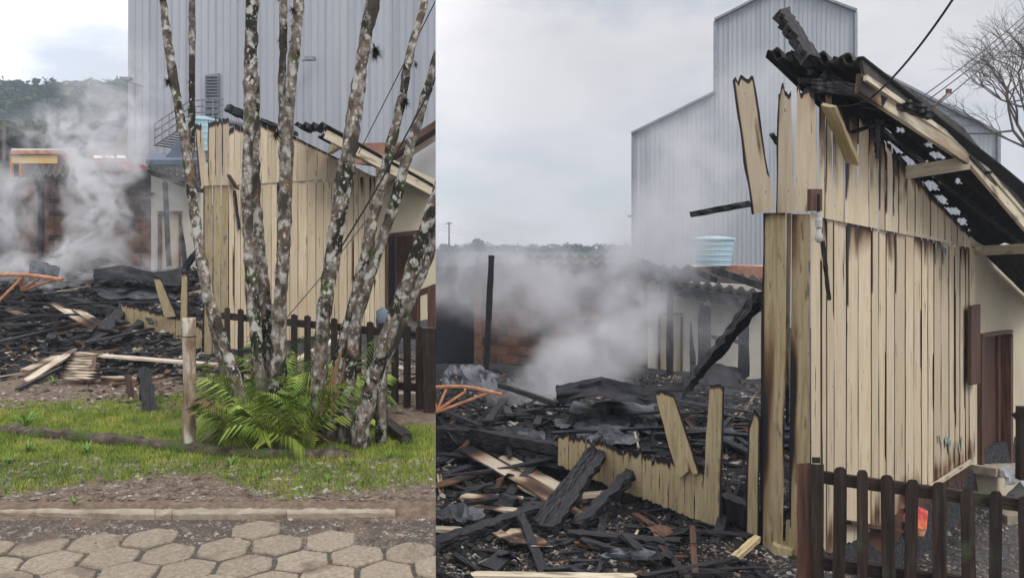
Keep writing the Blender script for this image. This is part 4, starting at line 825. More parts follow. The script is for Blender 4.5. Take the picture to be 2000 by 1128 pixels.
for (a, b) in [((1396.5, 182), (1396.5, 42)), ((1671, 120), (1671, 24)), ((1236, 262), (1236, 640)), ((1950, 262), (1950, 640))]: beam('corner_trim', PV(*a, .1), PV(*b, .1), .16, .16, 'galvanised', w2, jit=.002, jag=0)
t = thing('wall_lamp', 'tiny floodlight sticking out from the stepped warehouse corner', 'lamp', PV(1236, 424, .1)); mk('lamp_head', *box_vf(PV(1231, 424, .3), .3, .3, .12), 'galvanised', t); mk('arm', *tube_vf([PV(1231, 423, .3), PV(1240, 424, -.1)], [.03, .03], 5), 'galvanised', t)
# ---- burnt outbuilding behind
PB = Plane(851, 25.5, 1500, 22.5); bb = thing('burnt_outbuilding', 'smoke veiled brick and plaster outbuilding behind the burnt floor', 'outbuilding', PB(1200, 740))
brickwall(PB, 932, 1264, 512, 745, 40, 17.6, bb)
slab(PB, 'opening_shade_panel', [(840, 520), (930, 520), (930, 745), (840, 745)], 'char', bb, o=-1.4, th=.2)  # shade of the open bay, put in as a black panel
slab(PB, 'pillar', [(926, 515), (940, 515), (940, 745), (926, 745)], 'hollow_brick', bb, o=.1, th=.35)
slab(PB, 'plaster_wall', [(1265, 545), (1520, 560), (1520, 745), (1332, 745), (1332, 612), (1286, 612), (1286, 745), (1265, 745)], 'sooty_stucco', bb, th=.2, o=.01)
slab(PB, 'door', [(1290, 617), (1329, 617), (1329, 745), (1290, 745)], 'stucco', bb, o=-.06, th=.06)
slab(PB, 'door_frame', [(1285, 611), (1333, 611), (1333, 616), (1285, 616)], 'brown_wood', bb, o=.06, th=.1)
for a, b in ((1285, 1289.5), (1329, 1333)): slab(PB, 'door_frame', [(a, 617), (b, 617), (b, 745), (a, 745)], 'brown_wood', bb, o=.06, th=.1)
corrugated('roof_sheet', PB(1250, 512, -2), PB(1510, 545, -2), PB(1510, 585, .9), PB(1250, 545, .9), 50, 6, 12, .07, 'soot_sheet', bb, jag=.05)
corrugated('roof_sheet', PB(930, 500, -1.5), PB(1255, 500, -1.5), PB(1255, 514, .5), PB(930, 514, .5), 60, 5, 16, .06, 'fibre_cement', bb, jag=.04)
for (a, b, w_) in [((1340, 520), (1400, 548), .16), ((1392, 526), (1490, 560), .2), ((1255, 512), (1310, 535), .2), ((1290, 560), (1500, 600), .3)]: beam('charred_rafter', PB(*a, .9), PB(*b, .9), w_, w_, 'char', bb, ch=1)
for (x, yt, w_, tp, lb) in [(1308, 550, .17, .8, 'thin charred stud in front of the plastered outbuilding door'), (1376, 590, .33, .8, 'thick charred stud before the plastered outbuilding wall'), (1349, 630, .2, .15, 'pointed charred stud leaning before the plastered outbuilding wall'), (1452, 590, .26, .8, 'charred stud behind the leaning charred rafter')]:
    beam('burnt_stud', at(x+(6 if tp < .3 else 0), 738, 19.5), at(x, yt, 19.5), w_, w_*.6, 'char', taper=tp, label=lb, cat='post')
beam('charred_rail', at(1378, 655, 19.4), at(1452, 668, 19.4), .14, .1, 'char', label='charred rail joining two burnt studs before the plastered wall', cat='beam', ch=1)
PT = Plane(1300, 31, 1520, 30); t = thing('tile_roof_house', 'cream walled house with pale pink tile roof under the water tank', 'house', PT(1420, 620))
slab(PT, 'wall', [(1340, 520), (1520, 520), (1520, 640), (1340, 640)], 'stucco', t, o=-.5, th=2); slab(PT, 'roof', [(1335, 522), (1432, 518), (1520, 522), (1520, 548), (1335, 548)], 'clay_tile', t, o=.2, th=1.8)
tank(at(1393, 518, 30), .80, 1.0, 'pale blue ringed water tank rising above the charred outbuilding roof')
pst = beam('burnt_post', at(949, 735, 13), at(960, 499, 12.9), .10, .10, 'char', jit=.006, jag=.2, seg=14, label='tall charred post standing in the smoke before the brick outbuilding', cat='post')

# ---- wooden house by the picket fence
H1 = thing('wooden_house', 'burnt cream boarded house behind the dark picket fence', 'house', RF(1640, 1080))
seam = lambda x: interp([(1583, 414), (1605, 421), (1700, 440), (1800, 460), (1905, 482)], x)
botw = lambda x: interp([(1583, 1092), (1605, 1083), (1700, 1036), (1760, 992), (1822, 946), (1883, 907), (1905, 892)], x)
topw = lambda x: interp([(1583, 178), (1600, 172), (1625, 182), (1650, 200), (1660, 206), (1700, 243), (1760, 308), (1820, 378), (1890, 458), (1905, 478)], x)
lin = slab(RF, 'gap_blackout', [(1612, 432), (1905, 490), (1905, botw(1905)-4), (1740, botw(1740)-4), (1612, botw(1612)-30)], 'char', H1, o=-.07, th=.04)  # unseen black backing, added so daylight doesn't show through the board gaps
slab(RF, 'gap_blackout', [(1760, 330), (1820, 392), (1890, 462), (1890, 478), (1760, 446)], 'char', H1, o=-.06, th=.03)  # second added blackout piece, under the roof slope
# splits and scorch marks between boards, read off the photograph: (board index, v0, v1, side)
low = [1605, 1615, 1629, 1653, 1676, 1702, 1716, 1731, 1747, 1768, 1785, 1800, 1812, 1824, 1838, 1853, 1865, 1875, 1885, 1893, 1905]
burn = {1: (.0, .3, 1), 3: (0, .25, 0), 5: (0, .22, 0), 6: (.45, .8, 1), 8: (0, .2, 0), 10: (.3, .5, 1), 12: (.5, .72, 1), 15: (.05, .75, 1), 16: (.2, .8, 0), 17: (.5, .75, 1), 18: (.0, .25, 1)}
for i, (a, b) in enumerate(zip(low, low[1:])):
    v0, v1, sd_ = burn.get(i, (2, 2, 0))
    cf = lambda u, v, v0=v0, v1=v1, s=sd_: (1.0*max(0, 1-(1-u if s else u)*4.5) if v0 <= v <= v1 else 0)
    g = .7 if i % 3 else 1.1
    cut = 0
    board(RF, 'board', (a+g, seam(a)+3, b-.4, seam(b)+3, a+g, botw(a)-cut+R.uniform(-3, 3), b-.4, botw(b)-cut+R.uniform(-3, 3)), 'cream_paint', lin, o=(.010 if i % 2 else 0), rows=22, cols=5, jb=3, wob=.5, ch=(lambda u, v, cf=cf, k=R.random(): cf(u, v)+max(0, .40-v*3)*(k < .4)+.34*max(0, 1-abs(v-.97)*9)*(k > .3)))
up = [1600, 1612, 1625, 1650, 1676, 1698, 1716, 1730, 1743, 1756, 1772, 1788, 1803, 1818, 1832, 1846, 1858, 1870, 1882, 1895]
for i, (a, b) in enumerate(zip(up, up[1:])):
    fire = a < 1760
    g = 2.6 if i in (2, 3, 4) else .6
    ea, eb = (R.uniform(-6, 8), R.uniform(-6, 8)) if fire else (0, 0)
    board(RF, 'board', (a+g*.6, topw(a)+ea, b-g*.6, topw(b)+eb, a+.4, seam(a)+4, b-.5, seam(b)+4), 'cream_paint', lin, o=.03+(.01 if i % 2 else 0), rows=12, cols=5, jt=12 if a < 1700 else 3, wob=.9 if fire else .4,
          ch=(lambda u, v, i=i: max(0, .85-v*9)+max(0, .40-v*.55)*(i % 3 != 1)+(.75*max(0, 1-u*3)*(.15 < v < .8) if i in (1, 3, 6, 7, 8) else 0)) if fire else (lambda u, v: max(0, .62-v*2.4)))
fr_ = slab(LF, 'sole_plate', [(1500, 1052), (1580, 1074), (1580, 1092), (1500, 1068)], 'char', H1, o=-.05, th=.1)
# front wall: what is left of it at the corner
board(LF, 'board', (1490, 416, 1535, 415, 1485, 1086, 1530, 1080), 'old_cream', fr_, o=.02, rows=34, cols=8, jb=6, wob=1.6, ch=lambda u, v: max(0, 1.15-u*14)+max(0, .80-u*1.25)*max(0, 1-abs(v-.60)*2.6)+max(0, u*6-5.3)*max(0, 1-abs(v-.66)*5)+.35*max(0, 1-v*30))
board(LF, 'board', (1536, 416, 1546, 416, 1534, 830, 1540, 826), 'old_cream', fr_, o=-.012, rows=20, cols=2, jb=8, ch=lambda u, v: max(0, v*5-4.0)+.2)
board(LF, 'board', (1536, 1020, 1546, 1018, 1532, 1085, 1546, 1086), 'old_cream', fr_, o=-.012, rows=4, cols=2, jt=6)
board(LF, 'board', (1547, 418, 1583, 418, 1540, 1094, 1581, 1100), 'old_cream', fr_, o=.0, rows=34, cols=8, jb=5, wob=1.4, ch=lambda u, v: max(0, .95-u*1.7)*max(0, 1-abs(v-.53)*3.0)+max(0, 1.1-u*12)*(v > .5)*(v < .9)+max(0, .62-u*1.2)*max(0, 1-v*3.4))
board(LF, 'board', (1520, 190, 1546, 192, 1514, 416, 1552, 414), 'cream_paint', fr_, o=.05, rows=18, cols=8, jt=30, wob=1.5, ch=lambda u, v: max(0, 1.0-v*20)+max(0, 1.05-u*10)+.42*max(0, 1-v*3)*max(0, 1-u*2))
board(LF, 'board', (1556, 192, 1590, 198, 1554, 414, 1600, 412), 'cream_paint', fr_, o=.045, rows=18, cols=9, jt=36, wob=1.2, ch=lambda u, v: max(0, .9-v*22)+max(0, .38-v*2.0)*u)
board(LF, 'leaning_board', (1431, 168, 1472, 160, 1469, 419, 1513, 410), 'cream_paint', fr_, o=.10, rows=22, cols=8, jt=24, wob=2.2, ch=lambda u, v: max(0, .95-v*26)+max(0, 1.1-u*12)+max(0, u*9-8.0)*(v < .75)+max(0, .8-abs(u-.8)*9)*max(0, 1-abs(v-.5)*4.5))
board(RF, 'corner_board', (1584, 414, 1605, 419, 1586, 1090, 1607, 1078), 'cream_paint', fr_, o=.045, rows=24, cols=4, wob=.8, ch=lambda u, v: max(0, u*5-4.1)*(.15 < v < .9))
beam('hanging_batten', RF(1607, 470, .06), RF(1619, 585, .06), .03, .02, 'char', H1, ch=1)
beam('hanging_board', RF(1618, 205, .16), RF(1666, 318, .16), .125, .03, 'old_cream', H1, seg=10, jit=.004, roll=rad(20), jag=.2)
beam('charred_arm', at(1349, 419, 6.9), at(1463, 398, 6.6), .055, .05, 'char', H1, ch=1, jit=.004)
slab(RF, 'meter_board', [(1584, 369), (1606, 369), (1606, 412), (1584, 412)], 'brown_wood', H1, o=.10, th=.03)
lp = RF(1599, 414, .13); t = thing('bulb_socket', 'white socket and light bulb hanging on the corner board', 'light bulb', lp-Vector((0, 0, .25)))
mk('socket', *tube_vf([lp, lp-Vector((0, 0, .05)), lp-Vector((0, 0, .06)), lp-Vector((0, 0, .12))], [.022, .024, .03, .028], 12), 'porcelain', t)
bl = [lp-Vector((0, 0, z)) for z in (.12, .15, .18, .21, .235, .245)]; mk('bulb', *tube_vf(bl, [.014, .018, .03, .033, .022, .006], 14), 'porcelain', t, smooth=True)
mk('conduit', *tube_vf([lp+Vector((0, 0, .14)), lp], [.012, .012], 6), 'dark_metal', t)
# teal paint scraps left on the boards
for (x0, y0, x1, y1, n_) in [(1826, 474, 1848, 516, 9), (1824, 852, 1880, 885, 16)]:
    for _ in range(n_):
        x = R.uniform(x0, x1); y = R.uniform(y0, lerp(y0, y1, .5)); w_ = R.uniform(1.2, 3.2); h_ = R.uniform(8, 26)
        board(RF, 'paint_scrap', (x, y, x+w_, y+2, x+w_*.3, y+h_, x+w_*.8, y+h_), 'teal', lin, o=.018, th=.006, rows=3, cols=3, jt=5, jb=5)
# brown skirting boards under the far half of the wall
sk0 = [1612, 1634, 1656, 1678, 1700, 1722, 1744, 1765, 1786, 1806, 1822, 1838, 1852, 1865, 1877, 1888, 1897]
for a, b in zip(sk0, sk0[1:]):
    board(RF, 'skirt_board', (a+.4, botw(a)-2, b-.4, botw(b)-2, a+.4, botw(a)+130, b-.4, botw(b)+130), 'brown_wood', lin, o=-.03, rows=3, cols=1)
beam('drip_rail', RF(1820, botw(1820)+2, .05), RF(1897, botw(1897)+2, .05), .05, .03, 'fascia', H1, jit=.003)
# plastered rear half with the brown door
slab(RF, 'stucco_wall', [(1897, 462), (1905, 470), (2060, 560), (2060, 960), (1977, 960), (1977, 648), (1922, 655), (1922, 960), (1897, 960)], 'stucco', H1, th=.18, o=-.03)
dr = slab(RF, 'door', [(1950, 655), (1974, 651), (1974, 915), (1950, 918)], 'brown_wood', H1, o=-.10, th=.05)
slab(RF, 'door', [(1916, 645), (1949, 645), (1949, 935), (1916, 935)], 'brown_wood', H1, o=-.14, th=.05)
V = [RF(1912, 484, .0), at(2050, 478, 9.4), at(2090, 575, 10.4), RF(2030, 600, .0)]; corrugated('soffit', V[0], V[1], V[2], V[3], 30, 12, 8, .02, 'soot_sheet', H1)
slab(RF, 'door_frame', [(1919, 652), (1979, 644), (1979, 650), (1919, 659)], 'brown_wood', H1, o=.03, th=.22)
for a, b in ((1918.5, 1923), (1974.5, 1979)): slab(RF, 'door_frame', [(a, 660), (b, 652), (b, 925), (a, 935)], 'brown_wood', H1, o=.03, th=.22)
slab(RF, 'shutter', [(1897, 598), (1915, 594), (1915, 748), (1897, 752)], 'brown_wood', H1, o=.10, th=.04)
stp = thing('door_step', 'crumbling pale concrete step below the brown door', 'step', RF(1950, 960, .4)); slab(RF, 'tread', [(1945, 915), (2060, 905), (2060, 918), (1945, 931)], 'kerb_stone', stp, o=.25, th=.28); slab(RF, 'riser', [(1947, 931), (2060, 918), (2060, 990), (1947, 1010)], 'stucco', stp, o=.23, th=.25)
# roof: wave-edged fibre cement sheet with burnt holes, battens, verge boards
HOLES = [(1727, 257, 13, 7), (1760, 252, 9, 6), (1783, 247, 8, 4), (1745, 286, 20, 13), (1772, 314, 16, 12), (1815, 281, 8, 6), (1830, 302, 13, 8), (1808, 316, 7, 4), (1818, 362, 15, 10), (1839, 389, 11, 9), (1862, 411, 13, 8), (1880, 432, 9, 7), (1872, 353, 6, 6), (1838, 355, 5, 3), (1828, 345, 7, 3), (1893, 448, 3, 2)]
def hole1(c):
    px = CX+c.x/c.y*FOC; py = HY-(c.z-EYE)/c.y*FOC
    return any(max(abs(px-x-(py-y)*.6)/a, abs(py-y)/b) < 1 for (x, y, a, b) in HOLES)
A, B, C, D = at(1493, 107, 6.75), at(1684, 120, 6.05), at(2060, 412, 9.3), at(1862, 452, 10.6)
C = B+(C-B)*1.3; D = A+(D-A)*1.16
roof = corrugated('roof', A, B, C, D, 64, 110, 4.2, .042, 'soot_sheet', H1, holes=hole1, jag=.012)
SH = Vector((-.02, .05, .05))
corrugated('roof_sheet', A.lerp(B, .12)+SH, B+SH*.8, B.lerp(C, .16)+SH, A.lerp(D, .14)+SH, 48, 10, 3.7, .042, 'fibre_cement', roof, jag=.02)
def rp(u, v, d=-.09): return A.lerp(B, u).lerp(D.lerp(C, u), v)+Vector((0, 0, d))
for v in (.08, .2, .45, .72, .9): beam('batten', rp(.42, v), rp(.97, v), .04, .03, 'char', roof, ch=1, jit=.004)
for u in (.5,): beam('rafter', rp(u, .0, -.12), rp(u, 1, -.1), .05, .05, 'char', roof, ch=1, jit=.004, seg=12)
beam('verge_board', at(1676, 162, 6.0), at(1888, 306, 7.7), .04, .15, 'fascia', H1, jit=.004, jag=.1, seg=10, ch=.1, ends=.25)
beam('verge_board', at(1886, 300, 7.75), at(2030, 470, 9.2), .04, .15, 'fascia', H1, jit=.004, jag=.05, seg=8)
PVG = Plane(1684, 6.0, 2030, 9.2); slab(PVG, 'verge_flange', [(1684, 116), (1770, 170), (1882, 249), (1962, 348), (2025, 428), (2025, 458), (1888, 296), (1690, 152)], 'fibre_cement', H1, o=-.03, th=.03)
beam('verge_trim', at(1690, 152, 5.98), at(1887, 288, 7.68), .03, .045, 'fascia', H1, jit=.003, jag=.05, seg=10); beam('verge_trim', at(1888, 286, 7.70), at(2030, 452, 9.15), .03, .045, 'fascia', H1, jit=.003, jag=.05, seg=10)
beam('purlin', RF(1763, 338, .0), at(1893, 318, 7.75), .09, .13, 'fascia', H1, jit=.003, jag=.05)
beam('purlin', RF(1905, 490, .0), at(2030, 484, 9.3), .09, .12, 'fascia', H1, jit=.003, jag=.05)
beam('ridge_beam', at(1526, 24, 6.7), at(1582, 118, 6.35), .115, .1, 'char', H1, ch=1, jit=.006, seg=10)
for (a, b, w_) in [((1590, 168, 6.35), (1690, 178, 6.1), .12), ((1605, 150, 6.4), (1720, 200, 6.3), .10), ((1662, 259, 6.7), (1725, 238, 6.5), .035), ((1710, 235, 6.6), (1716, 308, 6.65), .04), ((1680, 205, 6.5), (1800, 212, 6.5), .07), ((1560, 157, 6.5), (1640, 160, 6.4), .05), ((1507, 262, 6.6), (1520, 282, 6.6), .04)]: beam('charred_stick', at(*a), at(*b), w_, w_*.8, 'char', H1, ch=1, jit=.006)
ins = thing('insulator_rack', 'charred insulator bracket on the verge board with cables attached', 'insulator', at(1790, 235, 6.5))
for x, y in ((1775, 205), (1800, 213), (1810, 222)): mk('insulator', *tube_vf([at(x, y-10, 6.45), at(x, y-4, 6.45), at(x, y, 6.45), at(x, y+8, 6.45)], [.02, .035, .024, .034], 10), 'dark_metal', ins)
beam('bracket', at(1750, 205, 6.5), at(1815, 228, 6.5), .06, .05, 'char', ins, ch=1)
wire('service_cable', at(1703, 190, 6.0), at(1868, -12, 4.6), .008, 'cable', .05, label='thick dark service cable rising from the roof verge', cat='cable')
wire('service_cable', at(1600, 195, 6.3), at(1705, 190, 6.0), .006, 'cable', .06, label='thin singed cable strung under the roof ends', cat='cable')
for (y0, y1, k) in [(190, 22, 0), (198, 34, 1), (215, 45, 2)]: wire('overhead_line', at(1800+k*9, y0, 6.45), at(2010, y1, 9), .005, 'cable', .03, label='thin overhead line running up from the insulator bracket', cat='power line', group='lines from the insulator bracket')
wire('overhead_line', at(1820, 208, 6.45), at(1858, 175, 6.6), .009, 'brown_wood', .01, label='short frayed brown cable end by the insulator bracket', cat='cable')
mk('cable_tag', *box_vf(at(1853, 182, 6.6), .05, .02, .035, .4), 'brown_wood', label='small brown tag on the frayed cable end', cat='tag')
# ---- low burnt wall stub in front
lw = thing('wall_stub', 'low jagged cream stub of burnt front wall with two tall boards', 'wall', LF(1300, 1000))
tp = lambda q: interp([(1085, 858), (1150, 868), (1180, 876), (1280, 902), (1370, 925), (1413, 940)], q); bt = lambda q: interp([(1085, 905), (1165, 938), (1250, 970), (1340, 1006), (1412, 1036)], q)
x = 1090
while x < 1372:
    wd = R.uniform(13, 22); b = min(x+wd, 1374)
    board(LF, 'board', (x, tp(x), b, tp(b), x, bt(x), b, bt(b)), 'old_cream', lw, rows=6, cols=6, jt=20, jb=2.5, wob=.8, ch=lambda u, v: max(0, .8-v*7)); x = b+.6
board(LF, 'tall_board', (1280, 768, 1318, 772, 1322, 928, 1368, 920), 'old_cream', lw, o=.05, rows=16, cols=7, jt=12, jb=5, wob=1.6, ch=lambda u, v: max(0, .7-v*18)+max(0, u*9-8.1)+max(0, .7-abs(u-.45-v*.1)*14)*(v > .3))
board(LF, 'tall_board', (1386, 754, 1415, 756, 1369, 1026, 1408, 1034), 'old_cream', lw, o=.05, rows=22, cols=6, jt=6, wob=1.4, ch=lambda u, v: max(0, .6-v*24)+max(0, u*9-8.0))
board(LF, 'tall_board', (1462, 840, 1484, 840, 1455, 1052, 1482, 1052), 'old_cream', lw, o=.04, rows=16, cols=6, jt=46, jb=3, wob=1.6, sharp=False, ch=lambda u, v: max(0, .8-v*12)+max(0, .9-u*9)+max(0, u*9-8.0))
beam('sill_beam', LF(1412, 985, -.08), LF(1500, 1020, -.08), .12, .2, 'brown_wood', lw, ch=.55, seg=8)
mk('base_block', *tube_vf([LF(1528, 1130, .0), LF(1526, 1100, .0), LF(1530, 1062, .0)], [.10, .11, .085], 9, .5, 7), 'old_cream', lw)
bz('propped_stick', (1437, 1088), (1480, 1050), .07, .035, 'old_cream', 'short cream batten propped at the foot of the corner boards', 'plank', .02, .15)
# ---- rubble
def B3(name, a, b, w_, t_, m, label, cat='beam', da=.06, db=.06, **k): return bz(name, a, b, w_, t_, m, label, cat, da, db, **k)
Y = 9.8; orange_frame(at(842, 756, Y), at(981, 770, Y-.3), [(.22, at(853, 802, Y-.2)), (.5, at(853, 802, Y-.2)), (.8, at(854, 804, Y-.2)), (0, at(853, 804, Y-.2))], 'bent orange steel frame above the charred beams by the tall post', .022)
sheet('scrap_metal', [[at(903, 710, 10.9), at(935, 716, 10.9), at(972, 730, 10.8)], [at(898, 756, 10.7), at(932, 762, 10.6), at(969, 764, 10.6)]], 'burnt_metal', 'grey scorched metal panel standing behind the bent frame by the tall post', nz=.05)
sheet('metal_sheet', [[at(862, 730, 11.2), at(880, 712, 11.3), at(900, 722, 11.2)], [at(862, 758, 11), at(884, 752, 11), at(902, 752, 11)]], 'burnt_metal', 'small crumpled tin sheet beside the grey scorched panel', nz=.06)
B3('charred_pole', (942, 740), (1090, 790), .07, .07, 'char', 'long thin charred pole sloping down from the tall post foot', da=.35, db=.3, ch=1)
B3('charred_beam', (950, 830), (1015, 742), .13, .08, 'char', 'charred beam end slanting up right of the bent frame', da=.1, db=.1, ch=1)
B3('charred_beam', (858, 843), (1065, 800), .12, .1, 'char', 'charred beam rising gently from the bent frame toward the metal sheets', da=.15, db=.15, ch=1)
tent(10.2, [(1086, 752, 0), (1130, 744, .2), (1174, 735, .5), (1215, 744, .3), (1258, 756, .1), (1335, 745, .3)], [(1098, 790, 0), (1140, 776, .1), (1178, 772, .1), (1215, 782, 0), (1262, 790, 0), (1330, 780, 0)], 'dark buckled roof sheet peaked like a tent on the burnt floor')
sheet('metal_sheet', [[ground(1120, 786, .2), ground(1180, 782, .25), ground(1275, 780, .2)], [ground(1110, 812, .12), ground(1190, 815, .08), ground(1275, 818, .1)]], 'burnt_metal', 'blue grey scorched sheet under the tent-like sheet', nz=.09)
sheet('metal_sheet', [[ground(1078, 822, .14), ground(1150, 806, .16), ground(1205, 812, .12), ground(1240, 815, .14)], [ground(1095, 836, .1), ground(1150, 838, .07), ground(1200, 836, .1), ground(1238, 832, .12)]], 'burnt_metal', 'flat silvery crumpled sheet on the ash before the tall leaning board', nz=.07)
sheet('metal_sheet', [[ground(1240, 822, .12), ground(1262, 816, .14), ground(1282, 824, .1)], [ground(1244, 842, .1), ground(1264, 846, .06), ground(1286, 842, .1)]], 'burnt_metal', 'small silvery crumpled scrap right beside the tall leaning board', nz=.07)
B3('charred_rafter', (1328, 770), (1485, 580), .15, .12, 'char', 'charred rafter leaning from the burnt floor up to the corner boards', da=.1, db=0, ch=1) if False else beam('charred_rafter', ground(1328, 775, .1), at(1487, 580, 7.3), .12, .10, 'char', ch=1, seg=14, label='charred rafter leaning from the burnt floor up to the corner boards', cat='beam')
sheet('metal_drum', [[at(1352, 712, 14), at(1395, 708, 14.2), at(1450, 722, 14)], [at(1352, 750, 13.8), at(1395, 755, 13.7), at(1450, 758, 13.8)]], 'dark_metal', 'dark scorched appliance panel behind the leaning charred rafter', nz=.05)
B3('split_lath', (1428, 835), (1486, 758), .05, .03, 'raw_wood', 'pale split lath leaning near the corner boards', 'lath', .05, .1, ch=.35)
B3('split_lath', (1412, 830), (1440, 808), .05, .03, 'raw_wood', 'short pale split lath lying behind the tall standing board', 'lath', .05, .1, ch=.3)
B3('charred_beam', (884, 838), (1134, 890), .17, .12, 'char', 'long heavy charred beam lying across the heap beneath the bent frame', da=.3, db=.2, ch=1, seg=12)
B3('charred_beam', (905, 855), (1130, 918), .13, .1, 'char', 'second charred beam lying just below the long heavy beam', da=.2, db=.15, ch=1, seg=12)
B3('plank', (908, 874), (1088, 976), .22, .025, 'raw_wood', 'broad cream plank with holes lying down the heap', 'plank', .2, .1, seg=12, ch=.2, ends=.1)
B3('plank', (985, 893), (1100, 958), .19, .025, 'raw_wood', 'grey cream plank lying beside the broad plank with holes', 'plank', .2, .12, seg=10, ch=.15)
B3('plank', (1022, 948), (1140, 1008), .14, .025, 'raw_wood', 'narrow cream plank continuing down from the broad plank', 'plank', .1, .06, seg=8, ch=.2)
B3('plank', (1128, 968), (1190, 962), .11, .03, 'raw_wood', 'short clean cream board end under the crossed charred beams', 'plank', .14, .14)
B3('charred_beam', (1050, 1038), (1178, 866), .16, .10, 'char', 'wide alligatored charred beam propped on the wall stub', roll=rad(35), da=.05, db=.28, ch=1, seg=12)
B3('charred_beam', (1075, 1036), (1192, 868), .10, .08, 'char', 'charred beam tight alongside the wide alligatored beam', da=.05, db=.28, ch=1, seg=12)
B3('charred_beam', (1125, 1032), (1248, 918), .12, .09, 'char', 'charred beam with orange broken end propped on the wall stub', da=.05, db=.22, ch=1, seg=12)
B3('charred_beam', (850, 1066), (1066, 992), .13, .1, 'char', 'long charred beam slanting over the black gravel to the beam foot', da=.06, db=.08, ch=1, seg=12)
B3('charred_beam', (1110, 1045), (1330, 1062), .10, .07, 'char', 'flat charred beam running below the wall stub', ch=1, seg=10)
B3('charred_lath', (1136, 1056), (1290, 1102), .06, .04, 'char', 'thin charred lath with an orange cut end', 'lath', ch=1, seg=8)
B3('red_lath', (1352, 1030), (1358, 1126), .05, .03, 'brown_wood', 'upright red painted lath leaning toward the picket fence', 'lath', .15, .04)
B3('green_lath', (1292, 1068), (1345, 1130), .06, .03, 'dark_fence', 'dark greenish lath crossing under the red painted lath', 'lath', .08, .04)
B3('red_lath', (1240, 1005), (1310, 1048), .06, .03, 'brown_wood', 'dark red lath with a pale strip below the wall stub', 'lath', .1, .05)
B3('white_plank', (925, 1124), (1240, 1131), .09, .03, 'fascia', 'long whitish board lying flat over the black gravel', 'plank', .12, .12, seg=10, jit=.003)
B3('plank', (846, 1032), (902, 1036), .10, .025, 'raw_wood', 'short pinkish board end lying in the black gravel', 'plank', .05, .05)
for (x0, y0, x1, y1, lb) in [(860, 900, 925, 870, 'warped brown slat near the bent frame foot'), (870, 925, 950, 900, 'reddish warped slat under the broad cream plank'), (850, 950, 930, 925, 'grey warped slat above the black gravel'), (905, 968, 1020, 975, 'pinkish flat slat above the dark tin'), (925, 990, 1040, 1000, 'dark purple grey tin strip on the gravel'), (970, 1040, 1015, 1062, 'brown torn bark-like shard'), (1000, 1035, 1060, 1068, 'curled brown shard near the beam feet'), (955, 1110, 990, 1080, 'teal grey offcut near the whitish board')]:
    B3('slat', (x0, y0), (x1, y1), R.uniform(.10, .18), .02, R.choice(['brown_wood', 'dark_metal', 'raw_wood']), lb, 'slat', .08, .08, ch=.3, seg=6, jit=.015)
litter((853, 800, 1100, 1000), 42, ['char', 'char', 'char', 'char', 'brown_wood', 'raw_wood'], 'small burnt lath scattered round the broad cream plank', 'lath', 'burnt laths round the cream planks', ll=(.15, .7), wl=(.025, .07))
litter((860, 1000, 1480, 1128), 50, ['char', 'char', 'char', 'brown_wood', 'raw_wood', 'dark_metal'], 'small burnt lath on black gravel before the wall stub', 'lath', 'burnt laths before the wall stub', ll=(.1, .5), wl=(.02, .06), dz=.03)
litter((1150, 770, 1490, 900), 60, ['char', 'char', 'char', 'brown_wood', 'raw_wood'], 'small burnt lath on the burnt floor behind the wall stub', 'lath', 'burnt laths on the burnt floor', ll=(.15, .8), wl=(.02, .06))
litter((855, 790, 1120, 930), 18, ['char', 'char', 'char', 'dark_metal'], 'small burnt beam tangled on the heap by the bent frame', 'beam', 'burnt laths tangled by the bent frame', wl=(.06, .13), ll=(.8, 1.9), dz=.14, name='charred_beam')
litter((930, 990, 1470, 1120), 9, ['char', 'char', 'char', 'dark_metal'], 'small burnt beam lying on black gravel before the wall stub', 'beam', 'burnt laths lying before the wall stub', wl=(.05, .10), ll=(.6, 1.5), dz=.06, name='charred_beam')
litter((1130, 765, 1480, 880), 18, ['char', 'char', 'dark_metal'], 'small burnt beam lying across the burnt floor', 'beam', 'burnt laths across the burnt floor', wl=(.05, .11), ll=(.8, 2.0), dz=.10, name='charred_beam')
for k in range(16):
    x, y = ((R.uniform(860, 1080), R.uniform(880, 1000)), (R.uniform(900, 1450), R.uniform(1040, 1120)), (R.uniform(1130, 1460), R.uniform(780, 880)))[k % 3]; q = ground(x, y, .05); a = R.uniform(0, 6.28); e1 = Vector((math.cos(a), math.sin(a), R.uniform(-.1, .25)))*R.uniform(.08, .2); e2 = Vector((-e1.y, e1.x, R.uniform(.0, .1)))*R.uniform(.4, .9)
    sheet('tin_scrap', [[q-e1-e2, q-e2+Vector((0, 0, .08)), q+e1-e2], [q-e1+e2, q+e2+Vector((0, 0, R.uniform(0, .1))), q+e1+e2]], R.choice(['dark_metal', 'dark_metal', 'brown_wood']), 'small curled scrap of scorched sheet in '+('the ash by the cream planks', 'black gravel before the wall stub', 'the burnt floor ash')[k % 3], 'scrap', sub=4, nz=.04, grp='curled scraps in '+('the ash by the planks', 'the black gravel', 'the burnt floor')[k % 3])
for k in range(7):
    x, y = R.uniform(880, 1440), R.uniform(820, 1100); q = ground(x, y, .05); kn = [(q+Vector((R.uniform(-.1, .1)+i*.14, R.uniform(-.12, .12), R.uniform(0, .12))), .005) for i in range(6)]; pp, rd = path(kn, 20)
    mk('burnt_wire', *tube_vf(pp, rd, 5), 'cable', label='thin curly burnt wire sticking out of the ash', cat='wire', group='burnt wires in the ash')
